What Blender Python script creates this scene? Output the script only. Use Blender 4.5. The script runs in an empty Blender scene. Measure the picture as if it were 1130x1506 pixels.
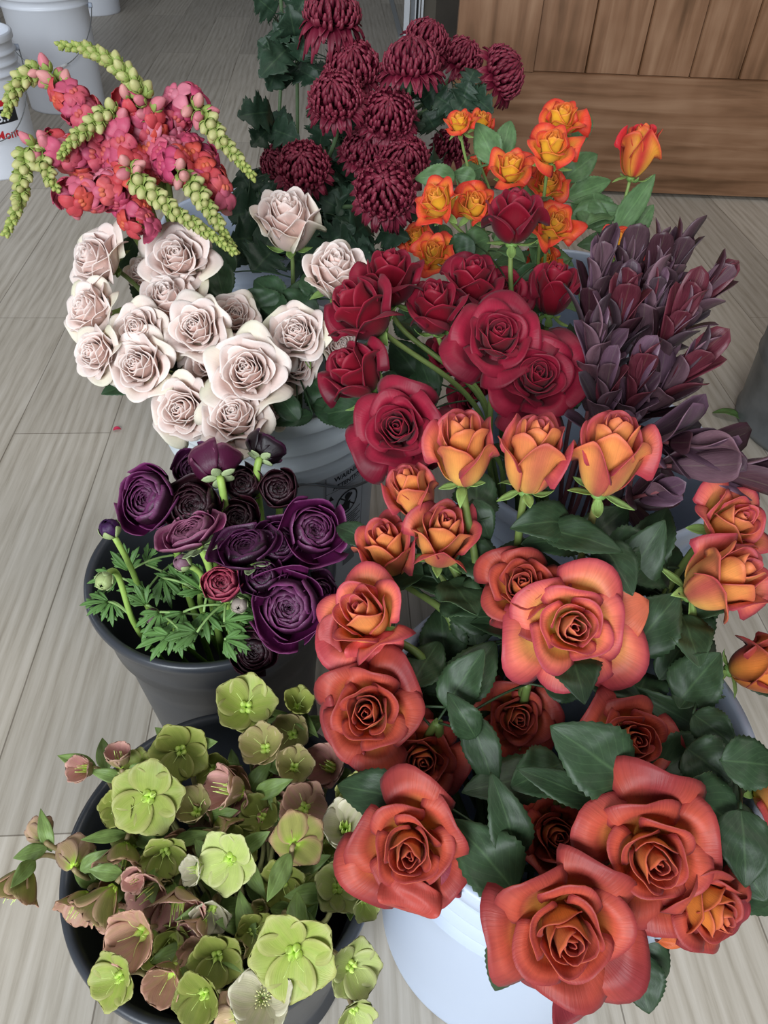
import bpy, math, random
import numpy as np
from mathutils import Vector, Matrix

# ------------------------------------------------------------------ camera
F, CX, CY, W, H = 1100.0, 565.0, 753.0, 1130.0, 1506.0
CAM_H = 0.90
PITCH = math.radians(44.0)
ROLL = math.radians(2.3)
fwd = np.array([0, math.cos(PITCH), -math.sin(PITCH)])
up0 = np.array([0, math.sin(PITCH), math.cos(PITCH)])
rt0 = np.array([1.0, 0, 0])
RT = rt0 * math.cos(ROLL) + up0 * math.sin(ROLL)
UP = up0 * math.cos(ROLL) - rt0 * math.sin(ROLL)
CAMP = np.array([0, 0, CAM_H])
scene = bpy.context.scene
cam_d = bpy.data.cameras.new('camera')
cam = bpy.data.objects.new('camera', cam_d)
scene.collection.objects.link(cam)
scene.camera = cam
cam_d.sensor_fit = 'VERTICAL'
cam_d.sensor_height = 36.0
cam_d.lens = 36.0 * F / H
cam_d.clip_start = 0.02
M = Matrix.Identity(4)
for r in range(3):
    M[r][0], M[r][1], M[r][2], M[r][3] = RT[r], UP[r], -fwd[r], CAMP[r]
cam.matrix_world = M

# ------------------------------------------------------------------ light
world = bpy.data.worlds.new('World')
scene.world = world
world.use_nodes = True
bg = world.node_tree.nodes['Background']
bg.inputs[0].default_value = (0.80, 0.88, 1.0, 1)
bg.inputs[1].default_value = 0.16


def area(name, loc, target, sx, sy, power, col):
    l = bpy.data.lights.new(name, 'AREA')
    l.shape = 'RECTANGLE'
    l.size, l.size_y, l.energy, l.color = sx, sy, power, col
    o = bpy.data.objects.new(name, l)
    o.location = loc
    o.rotation_euler = (Vector(target) - Vector(loc)).to_track_quat('-Z', 'Y').to_euler()
    scene.collection.objects.link(o)
    return o


area('window_light', (-0.9, -2.2, 1.75), (0.05, 0.8, 0.25), 2.0, 1.5, 106, (0.89, 0.95, 1.0))
area('ceiling_light', (0.7, 0.9, 2.9), (0.1, 0.7, 0.2), 1.0, 1.0, 13, (1.0, 0.95, 0.88))
area('pail_fill_light', (-2.5, 1.3, 1.4), (-1.3, 2.7, .15), 1.0, 1.0, 8, (0.92, 0.96, 1.0))  # added fill lamp to brighten the far pails, no actual window there
scene.view_settings.view_transform = 'Standard'
scene.view_settings.look = 'None'
scene.view_settings.gamma = 1.0
scene.view_settings.use_curve_mapping = False
scene.view_settings.exposure = 0.42


# ------------------------------------------------------------------ helpers
def unit(v):
    v = np.asarray(v, float)
    return v / (np.linalg.norm(v) + 1e-12)


def ray(px, py):
    return fwd + RT * ((px - CX) / F) - UP * ((py - CY) / F)


def P(px, py, z):
    """point at depth z seen at pixel px, py"""
    return CAMP + ray(px, py) * z


def PH(px, py, h):
    r = ray(px, py)
    return CAMP + r * ((CAM_H - h) / -r[2])


def PY(px, py, Y):
    r = ray(px, py)
    return CAMP + r * (Y / r[1])


def facing(ax, ay):
    """direction leaning ax right and ay up, the rest back towards the viewer"""
    t = math.sqrt(max(0.0, 1 - ax * ax - ay * ay))
    return unit(RT * ax + UP * ay - fwd * t)


def frame(axis, spin=0.0):
    z = unit(axis)
    a = np.array([0, 0, 1.0]) if abs(z[2]) < 0.9 else np.array([1.0, 0, 0])
    x = unit(np.cross(a, z))
    y = np.cross(z, x)
    c, s = math.cos(spin), math.sin(spin)
    return np.stack([x * c + y * s, y * c - x * s, z], axis=1)     # columns


def srgb(c):
    c = np.asarray(c, float)
    return np.where(c <= 0.04045, c / 12.92, ((c + 0.055) / 1.055) ** 2.4)


def hexc(h):
    h = h.lstrip('#')
    return srgb([int(h[i:i + 2], 16) / 255 for i in (0, 2, 4)])


def mix(a, b, t):
    t = np.clip(np.asarray(t, float), 0, 1)[..., None]
    return np.asarray(a) * (1 - t) + np.asarray(b) * t


class MB:
    def __init__(self):
        self.v, self.f, self.c, self.u, self.n, self.mi = [], [], [], [], 0, []

    def add(self, v, f, c=(0.5, 0.5, 0.5), u=None, mi=0):
        v = np.asarray(v, float).reshape(-1, 3)
        n = len(v)
        c = np.broadcast_to(np.asarray(c, float).reshape(-1, 3), (n, 3))
        if u is None:
            u = np.zeros((n, 2))
        self.v.append(v); self.c.append(c); self.u.append(np.asarray(u, float).reshape(-1, 2))
        o = self.n
        self.f.extend([tuple(i + o for i in q) for q in f])
        self.mi.extend([mi] * len(f))
        self.n += n

    def build(self, name, mat, parent=None, origin=None, smooth=True):
        me = bpy.data.meshes.new(name)
        v = np.concatenate(self.v)
        if origin is None:
            origin = np.zeros(3)
        base = np.array(parent.get('_o', (0, 0, 0))) if parent else np.zeros(3)
        if parent:
            origin = ORI[parent.name]
        me.from_pydata((v - origin).tolist(), [], self.f)
        ca = me.color_attributes.new('Col', 'FLOAT_COLOR', 'POINT')
        cc = np.ones((len(v), 4)); cc[:, :3] = np.concatenate(self.c)
        ca.data.foreach_set('color', cc.ravel())
        at = me.attributes.new('puv', 'FLOAT_VECTOR', 'POINT')
        uu = np.zeros((len(v), 3)); uu[:, :2] = np.concatenate(self.u)
        at.data.foreach_set('vector', uu.ravel())
        mats = mat if isinstance(mat, (list, tuple)) else [mat]
        for m in mats:
            me.materials.append(m)
        if len(mats) > 1:
            me.polygons.foreach_set('material_index', self.mi)
        me.polygons.foreach_set('use_smooth', [smooth] * len(me.polygons))
        me.update()
        o = bpy.data.objects.new(name, me)
        scene.collection.objects.link(o)
        if parent:
            o.parent = parent
            ORI[o.name] = origin
        else:
            o.location = origin
            ORI[o.name] = np.asarray(origin, float)
        return o


ORI = {}


def tag(o, label=None, cat=None, group=None, kind=None):
    if label: o['label'] = label
    if cat: o['category'] = cat
    if group: o['group'] = group
    if kind: o['kind'] = kind
    return o


def thing(name, loc, label, cat, group=None):
    o = bpy.data.objects.new(name, None)
    o.empty_display_size = 0.02
    o.location = loc
    scene.collection.objects.link(o)
    ORI[o.name] = np.asarray(loc, float)
    return tag(o, label, cat, group)


def grid_faces(nu, nv, off=0, flip=False, wrap=False):
    f = []
    for i in range(nu if wrap else nu - 1):
        for j in range(nv - 1):
            a, b = i * nv + j, ((i + 1) % nu) * nv + j
            q = (a + off, b + off, b + 1 + off, a + 1 + off)
            f.append(q[::-1] if flip else q)
    return f


def grid_normals(G):
    du = np.gradient(G, axis=0); dv = np.gradient(G, axis=1)
    n = np.cross(du, dv)
    return n / (np.linalg.norm(n, axis=2, keepdims=True) + 1e-12)


def sheet(mb, G, th, cin, cout, U):
    """two sided sheet with real thickness; G is nu x nv x 3"""
    nu, nv = G.shape[:2]
    n = grid_normals(G)
    N = nu * nv
    v = np.concatenate([(G + n * th / 2).reshape(-1, 3), (G - n * th / 2).reshape(-1, 3)])
    f = grid_faces(nu, nv) + grid_faces(nu, nv, N, True)
    for i in range(nu - 1):
        a, b = i * nv, (i + 1) * nv
        f.append((a, a + N, b + N, b))
        a, b = a + nv - 1, b + nv - 1
        f.append((a, b, b + N, a + N))
    for j in range(nv - 1):
        a, b = j, j + 1
        f.append((a, b, b + N, a + N))
        a, b = (nu - 1) * nv + j, (nu - 1) * nv + j + 1
        f.append((a, a + N, b + N, b))
    c = np.concatenate([np.broadcast_to(cin, G.shape).reshape(-1, 3), np.broadcast_to(cout, G.shape).reshape(-1, 3)])
    u = np.concatenate([U.reshape(-1, 2)] * 2)
    mb.add(v, f, c, u)


def bez(pts, t):
    t = np.asarray(t)[:, None]
    p = [np.asarray(q, float) for q in pts]
    if len(p) == 3:
        return (1 - t) ** 2 * p[0] + 2 * t * (1 - t) * p[1] + t * t * p[2]
    return (1 - t) ** 3 * p[0] + 3 * t * (1 - t) ** 2 * p[1] + 3 * t * t * (1 - t) * p[2] + t ** 3 * p[3]


def tube(mb, pts, rad, seg=8, c0=(0.1, 0.2, 0.05), c1=None, cap=True):
    pts = np.asarray(pts, float)
    n = len(pts)
    rad = np.broadcast_to(np.asarray(rad, float), (n,))
    T = np.gradient(pts, axis=0)
    T /= np.linalg.norm(T, axis=1, keepdims=True) + 1e-12
    a = np.array([0.3, 0.9, 0.2])
    x = unit(np.cross(T[0], a))
    V = []
    for i in range(n):
        x = unit(x - T[i] * np.dot(x, T[i]))
        y = np.cross(T[i], x)
        for k in range(seg):
            th = 2 * math.pi * k / seg
            V.append(pts[i] + (x * math.cos(th) + y * math.sin(th)) * rad[i])
    f = []
    for i in range(n - 1):
        for k in range(seg):
            k2 = (k + 1) % seg
            f.append((i * seg + k, i * seg + k2, (i + 1) * seg + k2, (i + 1) * seg + k))
    if cap:
        f.append(tuple(range(seg))[::-1])
        f.append(tuple((n - 1) * seg + k for k in range(seg)))
    tt = np.repeat(np.linspace(0, 1, n), seg)
    c = mix(c0, c0 if c1 is None else c1, tt)
    mb.add(V, f, c, np.stack([np.tile(np.linspace(0, 1, seg), n), tt], 1))


def lathe(mb, prof, seg=96, cen=(0, 0, 0), c=(0.5, 0.5, 0.5)):
    prof = np.asarray(prof, float)
    th = np.linspace(0, 2 * math.pi, seg, endpoint=False)
    V = np.stack([np.outer(np.cos(th), prof[:, 0]), np.outer(np.sin(th), prof[:, 0]),
                  np.broadcast_to(prof[:, 1], (seg, len(prof)))], axis=2) + np.asarray(cen)
    mb.add(V, grid_faces(seg, len(prof), wrap=True), c)


def box(mb, lo, hi, c=(0.5, 0.5, 0.5)):
    x0, y0, z0 = lo; x1, y1, z1 = hi
    v = [(x0, y0, z0), (x1, y0, z0), (x1, y1, z0), (x0, y1, z0), (x0, y0, z1), (x1, y0, z1), (x1, y1, z1), (x0, y1, z1)]
    mb.add(v, [(0, 3, 2, 1), (4, 5, 6, 7), (0, 1, 5, 4), (1, 2, 6, 5), (2, 3, 7, 6), (3, 0, 4, 7)], c)


# ------------------------------------------------------------------ materials
def nt(name):
    m = bpy.data.materials.new(name)
    m.use_nodes = True
    t = m.node_tree
    return m, t, t.nodes, t.links, t.nodes['Principled BSDF']


def ramp(N, pts):
    r = N.new('ShaderNodeValToRGB')
    e = r.color_ramp.elements
    e[0].position, e[0].color = pts[0][0], (*pts[0][1], 1)
    e[1].position, e[1].color = pts[-1][0], (*pts[-1][1], 1)
    for p, c in pts[1:-1]:
        q = e.new(p); q.color = (*c, 1)
    return r


def plant_mat(name, rough=0.5, trans=0.18, vein=(30, 2.2), bump=0.15, sheen=0.0, spec=0.35, mottle=0.12, kind='petal'):
    m, t, N, L, b = nt(name)
    col = N.new('ShaderNodeAttribute'); col.attribute_name = 'Col'
    uv = N.new('ShaderNodeAttribute'); uv.attribute_name = 'puv'
    mp = N.new('ShaderNodeMapping')
    mp.inputs['Scale'].default_value = (vein[0], vein[1], 1)
    L.new(uv.outputs['Vector'], mp.inputs['Vector'])
    nz = N.new('ShaderNodeTexNoise'); nz.inputs['Scale'].default_value = 1.0; nz.inputs['Detail'].default_value = 3
    L.new(mp.outputs[0], nz.inputs['Vector'])
    tc = N.new('ShaderNodeTexCoord')
    n2 = N.new('ShaderNodeTexNoise'); n2.inputs['Scale'].default_value = 90; n2.inputs['Detail'].default_value = 4
    L.new(tc.outputs['Object'], n2.inputs['Vector'])
    ad = N.new('ShaderNodeMath'); ad.operation = 'ADD'
    L.new(nz.outputs[0], ad.inputs[0]); L.new(n2.outputs[0], ad.inputs[1])
    mr = N.new('ShaderNodeMapRange')
    mr.inputs['From Min'].default_value = 0.6; mr.inputs['From Max'].default_value = 1.4
    mr.inputs['To Min'].default_value = 1 - mottle; mr.inputs['To Max'].default_value = 1 + mottle
    L.new(ad.outputs[0], mr.inputs['Value'])
    mul = N.new('ShaderNodeVectorMath'); mul.operation = 'SCALE'
    L.new(col.outputs['Color'], mul.inputs[0]); L.new(mr.outputs[0], mul.inputs['Scale'])
    out = mul.outputs[0]
    if kind == 'leaf':
        sp = N.new('ShaderNodeSeparateXYZ'); L.new(uv.outputs['Vector'], sp.inputs[0])
        ab = N.new('ShaderNodeMath'); ab.operation = 'ABSOLUTE'; L.new(sp.outputs[0], ab.inputs[0])
        k = N.new('ShaderNodeMath'); k.operation = 'MULTIPLY_ADD'; k.inputs[1].default_value = -0.55
        L.new(ab.outputs[0], k.inputs[0]); L.new(sp.outputs[1], k.inputs[2])
        s = N.new('ShaderNodeMath'); s.operation = 'MULTIPLY'; s.inputs[1].default_value = 44
        L.new(k.outputs[0], s.inputs[0])
        sn = N.new('ShaderNodeMath'); sn.operation = 'SINE'; L.new(s.outputs[0], sn.inputs[0])
        lat = N.new('ShaderNodeMapRange'); lat.inputs['From Min'].default_value = 0.86; lat.inputs['From Max'].default_value = 1.0
        L.new(sn.outputs[0], lat.inputs['Value'])
        mid = N.new('ShaderNodeMapRange'); mid.inputs['From Min'].default_value = 0.07; mid.inputs['From Max'].default_value = 0.0
        L.new(ab.outputs[0], mid.inputs['Value'])
        l2 = N.new('ShaderNodeMath'); l2.operation = 'MULTIPLY'; l2.inputs[1].default_value = 0.35; L.new(lat.outputs[0], l2.inputs[0])
        mx = N.new('ShaderNodeMath'); mx.operation = 'MAXIMUM'; L.new(l2.outputs[0], mx.inputs[0]); L.new(mid.outputs[0], mx.inputs[1])
        m2 = N.new('ShaderNodeMath'); m2.operation = 'MULTIPLY'; m2.inputs[1].default_value = 0.45; L.new(mx.outputs[0], m2.inputs[0])
        cm = N.new('ShaderNodeMix'); cm.data_type = 'RGBA'
        L.new(m2.outputs[0], cm.inputs['Factor']); L.new(out, cm.inputs[6])
        lc = N.new('ShaderNodeVectorMath'); lc.operation = 'MULTIPLY_ADD'
        lc.inputs[1].default_value = (1.3, 1.5, 1.2); lc.inputs[2].default_value = (0.05, 0.07, 0.035)
        L.new(out, lc.inputs[0]); L.new(lc.outputs[0], cm.inputs[7])
        out = cm.outputs[2]
    L.new(out, b.inputs['Base Color'])
    b.inputs['Roughness'].default_value = rough
    b.inputs['Specular IOR Level'].default_value = spec
    if sheen:
        b.inputs['Sheen Weight'].default_value = sheen
        b.inputs['Sheen Roughness'].default_value = 0.5
    bp = N.new('ShaderNodeBump'); bp.inputs['Strength'].default_value = bump; bp.inputs['Distance'].default_value = 0.001
    L.new(ad.outputs[0], bp.inputs['Height']); L.new(bp.outputs[0], b.inputs['Normal'])
    if trans > 0:
        tr = N.new('ShaderNodeBsdfTranslucent'); L.new(out, tr.inputs[0])
        ms = N.new('ShaderNodeMixShader'); ms.inputs[0].default_value = trans
        o = [n for n in N if n.type == 'OUTPUT_MATERIAL'][0]
        L.new(b.outputs[0], ms.inputs[1]); L.new(tr.outputs[0], ms.inputs[2]); L.new(ms.outputs[0], o.inputs[0])
    return m


def plain_mat(name, col, rough=0.5, metal=0.0, spec=0.5, noise=0.0, nscale=8.0, bump=0.0, bscale=60.0, sss=0.0):
    m, t, N, L, b = nt(name)
    b.inputs['Base Color'].default_value = (*col, 1)
    b.inputs['Roughness'].default_value = rough
    b.inputs['Metallic'].default_value = metal
    b.inputs['Specular IOR Level'].default_value = spec
    tc = N.new('ShaderNodeTexCoord')
    nz = N.new('ShaderNodeTexNoise'); nz.inputs['Scale'].default_value = nscale; nz.inputs['Detail'].default_value = 6
    L.new(tc.outputs['Object'], nz.inputs['Vector'])
    c = np.asarray(col)
    r = ramp(N, [(0.3, tuple(c * (1 - noise))), (0.7, tuple(np.minimum(1, c * (1 + noise))))])
    L.new(nz.outputs[0], r.inputs[0]); L.new(r.outputs[0], b.inputs['Base Color'])
    if bump:
        n2 = N.new('ShaderNodeTexNoise'); n2.inputs['Scale'].default_value = bscale; n2.inputs['Detail'].default_value = 5
        L.new(tc.outputs['Object'], n2.inputs['Vector'])
        bp = N.new('ShaderNodeBump'); bp.inputs['Strength'].default_value = bump; bp.inputs['Distance'].default_value = 0.002
        L.new(n2.outputs[0], bp.inputs['Height']); L.new(bp.outputs[0], b.inputs['Normal'])
    if sss:
        b.inputs['Subsurface Weight'].default_value = sss
        b.inputs['Subsurface Radius'].default_value = (0.02, 0.02, 0.02)
    return m


MT = {}
MT['white_plastic'] = plain_mat('white_plastic', hexc('bdc9dd'), 0.38, noise=0.03, nscale=3, bump=0.05, bscale=20, sss=0.15)
MT['pail_white'] = plain_mat('bright_white_plastic', hexc('e6ebf5'), 0.38, noise=0.03, nscale=3)
MT['clear_plastic'] = plain_mat('milky_plastic', hexc('ccd3d8'), 0.35, noise=0.04, nscale=4, bump=0.05, bscale=20, sss=0.2)
MT['black_plastic'] = plain_mat('charcoal_plastic', hexc('3a3d43'), 0.33, noise=0.18, nscale=9, bump=0.08, bscale=60)
MT['wire'] = plain_mat('bail_wire', hexc('8d9092'), 0.35, metal=0.8)
MT['grip'] = plain_mat('handle_grip', hexc('e6e8ea'), 0.4)
MT['galv'] = plain_mat('galvanised_steel', hexc('7d8082'), 0.42, metal=0.6, noise=0.35, nscale=14, bump=0.1)
MT['ink'] = plain_mat('black_ink', hexc('1d1e22'), 0.6)
MT['red_ink'] = plain_mat('red_ink', hexc('c8202a'), 0.6)
MT['white_ink'] = plain_mat('white_ink', hexc('e6ebf2'), 0.6)
MT['label'] = plain_mat('paper_label', hexc('ccd0d6'), 0.55)
MT['greyink'] = plain_mat('grey_ink', hexc('82868b'), 0.6)
MT['alu'] = plain_mat('painted_aluminium', hexc('e4e8ee'), 0.35)
MT['wallp'] = plain_mat('taupe_wall_paint', hexc('6b6459'), 0.8, noise=0.06)
MT['darkwood'] = plain_mat('dark_cabinet_wood', hexc('3c342a'), 0.6, noise=0.2)


def floor_material():
    m, t, N, L, b = nt('vinyl_plank')
    g = N.new('ShaderNodeNewGeometry')
    mp = N.new('ShaderNodeMapping'); mp.vector_type = 'POINT'
    mp.inputs['Rotation'].default_value = (0, 0, math.radians(-4.6))
    L.new(g.outputs['Position'], mp.inputs['Vector'])
    sp = N.new('ShaderNodeSeparateXYZ'); L.new(mp.outputs[0], sp.inputs[0])
    cb = N.new('ShaderNodeCombineXYZ')
    ax = N.new('ShaderNodeMath'); ax.operation = 'ADD'; ax.inputs[1].default_value = FLOOR_OX
    ay = N.new('ShaderNodeMath'); ay.operation = 'ADD'; ay.inputs[1].default_value = FLOOR_OY
    L.new(sp.outputs[0], ax.inputs[0]); L.new(sp.outputs[1], ay.inputs[0])
    L.new(ay.outputs[0], cb.inputs[0]); L.new(ax.outputs[0], cb.inputs[1])
    br = N.new('ShaderNodeTexBrick')
    br.offset, br.offset_frequency = 0.36, 2
    br.inputs['Scale'].default_value = 1.0
    br.inputs['Brick Width'].default_value = 1.2
    br.inputs['Row Height'].default_value = 0.18
    br.inputs['Mortar Size'].default_value = 0.0011
    br.inputs['Mortar Smooth'].default_value = 0.3
    br.inputs['Bias'].default_value = 0.0
    br.inputs['Color1'].default_value = (0.85, 0.85, 0.85, 1)
    br.inputs['Color2'].default_value = (1.08, 1.08, 1.08, 1)
    br.inputs['Mortar'].default_value = (0.45, 0.43, 0.41, 1)
    L.new(cb.outputs[0], br.inputs['Vector'])
    # grain
    gm = N.new('ShaderNodeMapping'); gm.inputs['Scale'].default_value = (5, 95, 1)
    L.new(cb.outputs[0], gm.inputs['Vector'])
    n1 = N.new('ShaderNodeTexNoise'); n1.inputs['Scale'].default_value = 1; n1.inputs['Detail'].default_value = 8; n1.inputs['Roughness'].default_value = 0.65
    L.new(gm.outputs[0], n1.inputs['Vector'])
    wm = N.new('ShaderNodeMapping'); wm.inputs['Scale'].default_value = (1.3, 9, 1)
    L.new(cb.outputs[0], wm.inputs['Vector'])
    wv = N.new('ShaderNodeTexWave'); wv.wave_type = 'BANDS'; wv.bands_direction = 'Y'
    wv.inputs['Scale'].default_value = 1.6; wv.inputs['Distortion'].default_value = 9; wv.inputs['Detail'].default_value = 3; wv.inputs['Detail Scale'].default_value = 0.8
    L.new(wm.outputs[0], wv.inputs['Vector'])
    a = N.new('ShaderNodeMath'); a.operation = 'MULTIPLY_ADD'; a.inputs[1].default_value = 0.16
    L.new(wv.outputs[1], a.inputs[0]); L.new(n1.outputs[0], a.inputs[2])
    r = ramp(N, [(0.30, hexc('9a9081')), (0.55, hexc('b6ad9f')), (0.85, hexc('c9c1b5'))])
    L.new(a.outputs[0], r.inputs[0])
    mx = N.new('ShaderNodeMix'); mx.data_type = 'RGBA'; mx.blend_type = 'MULTIPLY'; mx.inputs['Factor'].default_value = 1
    L.new(r.outputs[0], mx.inputs[6]); L.new(br.outputs[0], mx.inputs[7])
    L.new(mx.outputs[2], b.inputs['Base Color'])
    b.inputs['Roughness'].default_value = 0.5
    b.inputs['Specular IOR Level'].default_value = 0.35
    bp = N.new('ShaderNodeBump'); bp.inputs['Strength'].default_value = 0.25; bp.inputs['Distance'].default_value = 0.001
    L.new(a.outputs[0], bp.inputs['Height']); L.new(bp.outputs[0], b.inputs['Normal'])
    return m


FLOOR_OX, FLOOR_OY = 0.0, 0.0
_a = math.radians(-4.6)
def _rot(p):
    return (p[0] * math.cos(_a) - p[1] * math.sin(_a), p[0] * math.sin(_a) + p[1] * math.cos(_a))
_s = _rot(PH(97, 829, 0))          # corner where a long seam meets a short one
FLOOR_OX = 0.18 * 7 - _s[0]
FLOOR_OY = 2.4 + 0.36 * 1.2 - _s[1]


def wood_material(name, vertical):
    m, t, N, L, b = nt(name)
    tc = N.new('ShaderNodeTexCoord')
    mp = N.new('ShaderNodeMapping')
    mp.inputs['Scale'].default_value = (22, 22, 1.8) if vertical else (1.8, 22, 26)
    L.new(tc.outputs['Object'], mp.inputs['Vector'])
    n1 = N.new('ShaderNodeTexNoise'); n1.inputs['Scale'].default_value = 1.2; n1.inputs['Detail'].default_value = 8; n1.inputs['Distortion'].default_value = 0.6
    L.new(mp.outputs[0], n1.inputs['Vector'])
    n2 = N.new('ShaderNodeTexNoise'); n2.inputs['Scale'].default_value = 4.5; n2.inputs['Detail'].default_value = 3
    L.new(tc.outputs['Object'], n2.inputs['Vector'])
    a = N.new('ShaderNodeMath'); a.operation = 'MULTIPLY_ADD'; a.inputs[1].default_value = 0.6
    L.new(n2.outputs[0], a.inputs[0]); L.new(n1.outputs[0], a.inputs[2])
    r = ramp(N, [(0.52, hexc('56391f')), (0.78, hexc('8a6448')), (1.0, hexc('a47f62'))])
    L.new(a.outputs[0], r.inputs[0]); L.new(r.outputs[0], b.inputs['Base Color'])
    b.inputs['Roughness'].default_value = 0.45
    bp = N.new('ShaderNodeBump'); bp.inputs['Strength'].default_value = 0.2; bp.inputs['Distance'].default_value = 0.002
    L.new(n1.outputs[0], bp.inputs['Height']); L.new(bp.outputs[0], b.inputs['Normal'])
    return m


# ------------------------------------------------------------------ setting
mb = MB()
mb.add([(-4, -2.5, 0), (4, -2.5, 0), (4, 9, 0), (-4, 9, 0)], [(0, 1, 2, 3)])
tag(mb.build('floor', floor_material(), smooth=False), kind='structure')
# wall seen past the barn door, and the door frame at its end
YW = PH(620, 52, 0)[1]
mb = MB(); x0 = PY(622, 20, YW)[0]
box(mb, (x0, YW, 0), (3.99, YW + 0.12, 2.6))
tag(mb.build('wall_partition', MT['wallp'], smooth=False), kind='structure')
for nm, lo, hi in (('wall_back', (-4.1, 9, 0), (4.1, 9.1, 2.8)), ('wall_left', (-4.1, -.5, 0), (-4, 9, 2.8)), ('wall_right', (4, -.5, 0), (4.1, 9, 2.8))):
    mb = MB(); box(mb, lo, hi); tag(mb.build(nm, MT['wallp'], smooth=False), kind='structure')
mb = MB(); x1 = PY(641, 20, YW)[0]
box(mb, (x1, YW - 0.03, 0.0), (x1 + 0.6, YW, 0.34))
tag(mb.build('baseboard_back', MT['darkwood'], smooth=False), kind='structure')


def post(name, px0, px1, mat, dy=0.0, z1=2.2, z0=0.0):
    a, b_ = PY(px0, 30, YW)[0], PY(px1, 30, YW)[0]
    mb = MB(); box(mb, (a, YW - 0.03 + dy, z0), (b_, YW + 0.05 + dy, z1))
    return mb.build(name, mat, smooth=False)


tag(post('door_1', 594, 602, MT['alu']), kind='structure')
tag(post('trim_1', 603.5, 609, plain_mat('frame_grey', hexc('84878c'), 0.4), 0.02), kind='structure')
tag(post('trim_2', 609.5, 611.5, MT['alu']), kind='structure')
tag(post('trim_3', 611.5, 614.5, MT['ink'], 0.03), kind='structure')
tag(post('trim_4', 615, 617, MT['alu']), kind='structure')
tag(post('trim_5', 619, 622, MT['alu'], 0.0), kind='structure')
mb = MB()
a, c = PH(590, 56, 0), PH(560, -60, 0)
d = unit(np.cross(c - a, (0, 0, 1))) * 0.012
mb.add([a - d, a + d, c + d, c - d, *(q + np.array([0, 0, 0.006]) for q in (a - d, a + d, c + d, c - d))],
       [(4, 5, 6, 7), (0, 1, 5, 4), (1, 2, 6, 5), (2, 3, 7, 6), (3, 0, 4, 7)])
tag(mb.build('trim_6', plain_mat('threshold_strip', hexc('9a9c9c'), 0.5), smooth=False), kind='structure')

# barn door: bottom rail, stile, vertical boards
YD = PH(900, 279, 0.012)[1]
t = thing('barn_door', (1.0, YD, 0.012), 'dark stained plank barn door with a wide bottom rail standing behind the flowers', 'door')
wv_, wh_ = wood_material('stained_walnut_upright', True), wood_material('stained_walnut_level', False)
xl = PY(660, 200, YD)[0]; xs = PY(790, 60, YD)[0]; xr = xl + 1.25
zr = PY(980, 113, YD)[2]
mb = MB(); box(mb, (xl, YD - 0.012, 0.012), (xr, YD + 0.028, zr)); mb.build('bottom_rail', wh_, t, smooth=False)
mb = MB(); box(mb, (xl, YD - 0.012, zr + 0.0015), (xs, YD + 0.028, 2.1)); mb.build('stile', wv_, t, smooth=False)
lines = [PY(q, 60, YD)[0] for q in (870.5, 951.5, 1030, 1105.5)]
w = lines[1] - lines[0]
edges = [xs, *lines]
while edges[-1] < xr - 0.02:
    edges.append(min(xr, edges[-1] + w))
for a, c in zip(edges[:-1], edges[1:]):
    mb = MB()
    g = 0.0035
    prof = [(a, YD + 0.02), (a + 0.0012, YD + 0.008), (a + g, YD + 0.003), (c - g, YD + 0.003), (c - 0.0012, YD + 0.008), (c, YD + 0.02)]
    v = [(x, y, z) for z in (zr + 0.0015, 2.1) for x, y in prof]
    n = len(prof)
    mb.add(v, [(i, i + 1, n + i + 1, n + i) for i in range(n - 1)] + [tuple(range(n))[::-1], tuple(range(n, 2 * n)), (0, n, 2 * n - 1, n - 1)])
    mb.build('board', wv_, t, smooth=False)


# ------------------------------------------------------------------ buckets
class Bk:
    pass


def bucket(name, px, py, h, rr, rb, mat, label, cat='bucket', kind='pail', group=None, c=None, parts=True, soil=None):
    B = Bk()
    cc = PH(px, py, h) if c is None else np.array([c[0], c[1], h])
    B.c = np.array([cc[0], cc[1], 0.0]); B.h, B.r, B.rb = h, rr, rb
    t = thing(name, B.c, label, cat, group)
    B.o = t
    wall = 0.0028
    R = lambda z: rb + (rr - 0.006 - rb) * (z / h)
    mb = MB()
    if kind in ('pail', 'smooth'):
        out = [(0.001, 0.004), (rb * .93, 0.004), (rb * .94, 0.0), (rb, 0.0), (rb + 0.001, 0.006)]
        out += [(R(z), z) for z in np.linspace(0.02, h * 0.70, 6)]
        for zc, ww in ((h * 0.88, 0.003),) if kind == 'smooth' else ((h * 0.735, 0.006), (h * 0.80, 0.0055), (h * 0.87, 0.0055)):
            out += [(R(zc - 0.004), zc - 0.004), (R(zc) + ww, zc - 0.001), (R(zc) + ww + 0.001, zc + 0.003), (R(zc) + 0.001, zc + 0.006), (R(zc + .01), zc + 0.01)]
        out += [(R(h * .94), h * .945), (rr - 0.001, h * .95), (rr, h * .955), (rr, h - 0.004), (rr - 0.002, h), (rr - 0.007, h),
                (rr - 0.009, h - 0.003), (rr - 0.011, h - 0.02)]
        inn = [(R(z) - wall, z) for z in np.linspace(h * .9, 0.012, 8)]
    else:
        out = [(0.001, 0.004), (rb * .93, 0.004), (rb * .94, 0.0), (rb, 0.0), (rb + 0.002, 0.006)]
        out += [(R(z) - 0.006, z) for z in np.linspace(0.02, h * 0.78, 6)]
        out += [(R(h * .80), h * .79), (R(h * .85), h * .85), (R(h * .93) + .001, h * .93), (rr - 0.001, h - 0.010), (rr, h - 0.006), (rr - 0.001, h - 0.001), (rr - 0.004, h + 0.0005),
                (rr - 0.008, h - 0.001), (rr - 0.010, h - 0.005), (rr - 0.011, h - 0.02)]
        inn = [(R(z) - 0.009, z) for z in np.linspace(h * .8, 0.012, 8)]
    prof = out + inn + [(0.001, 0.012)]
    lathe(mb, prof, 112, B.c)
    mb.build('body', mat, t)
    B.R = R
    return B


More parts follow.
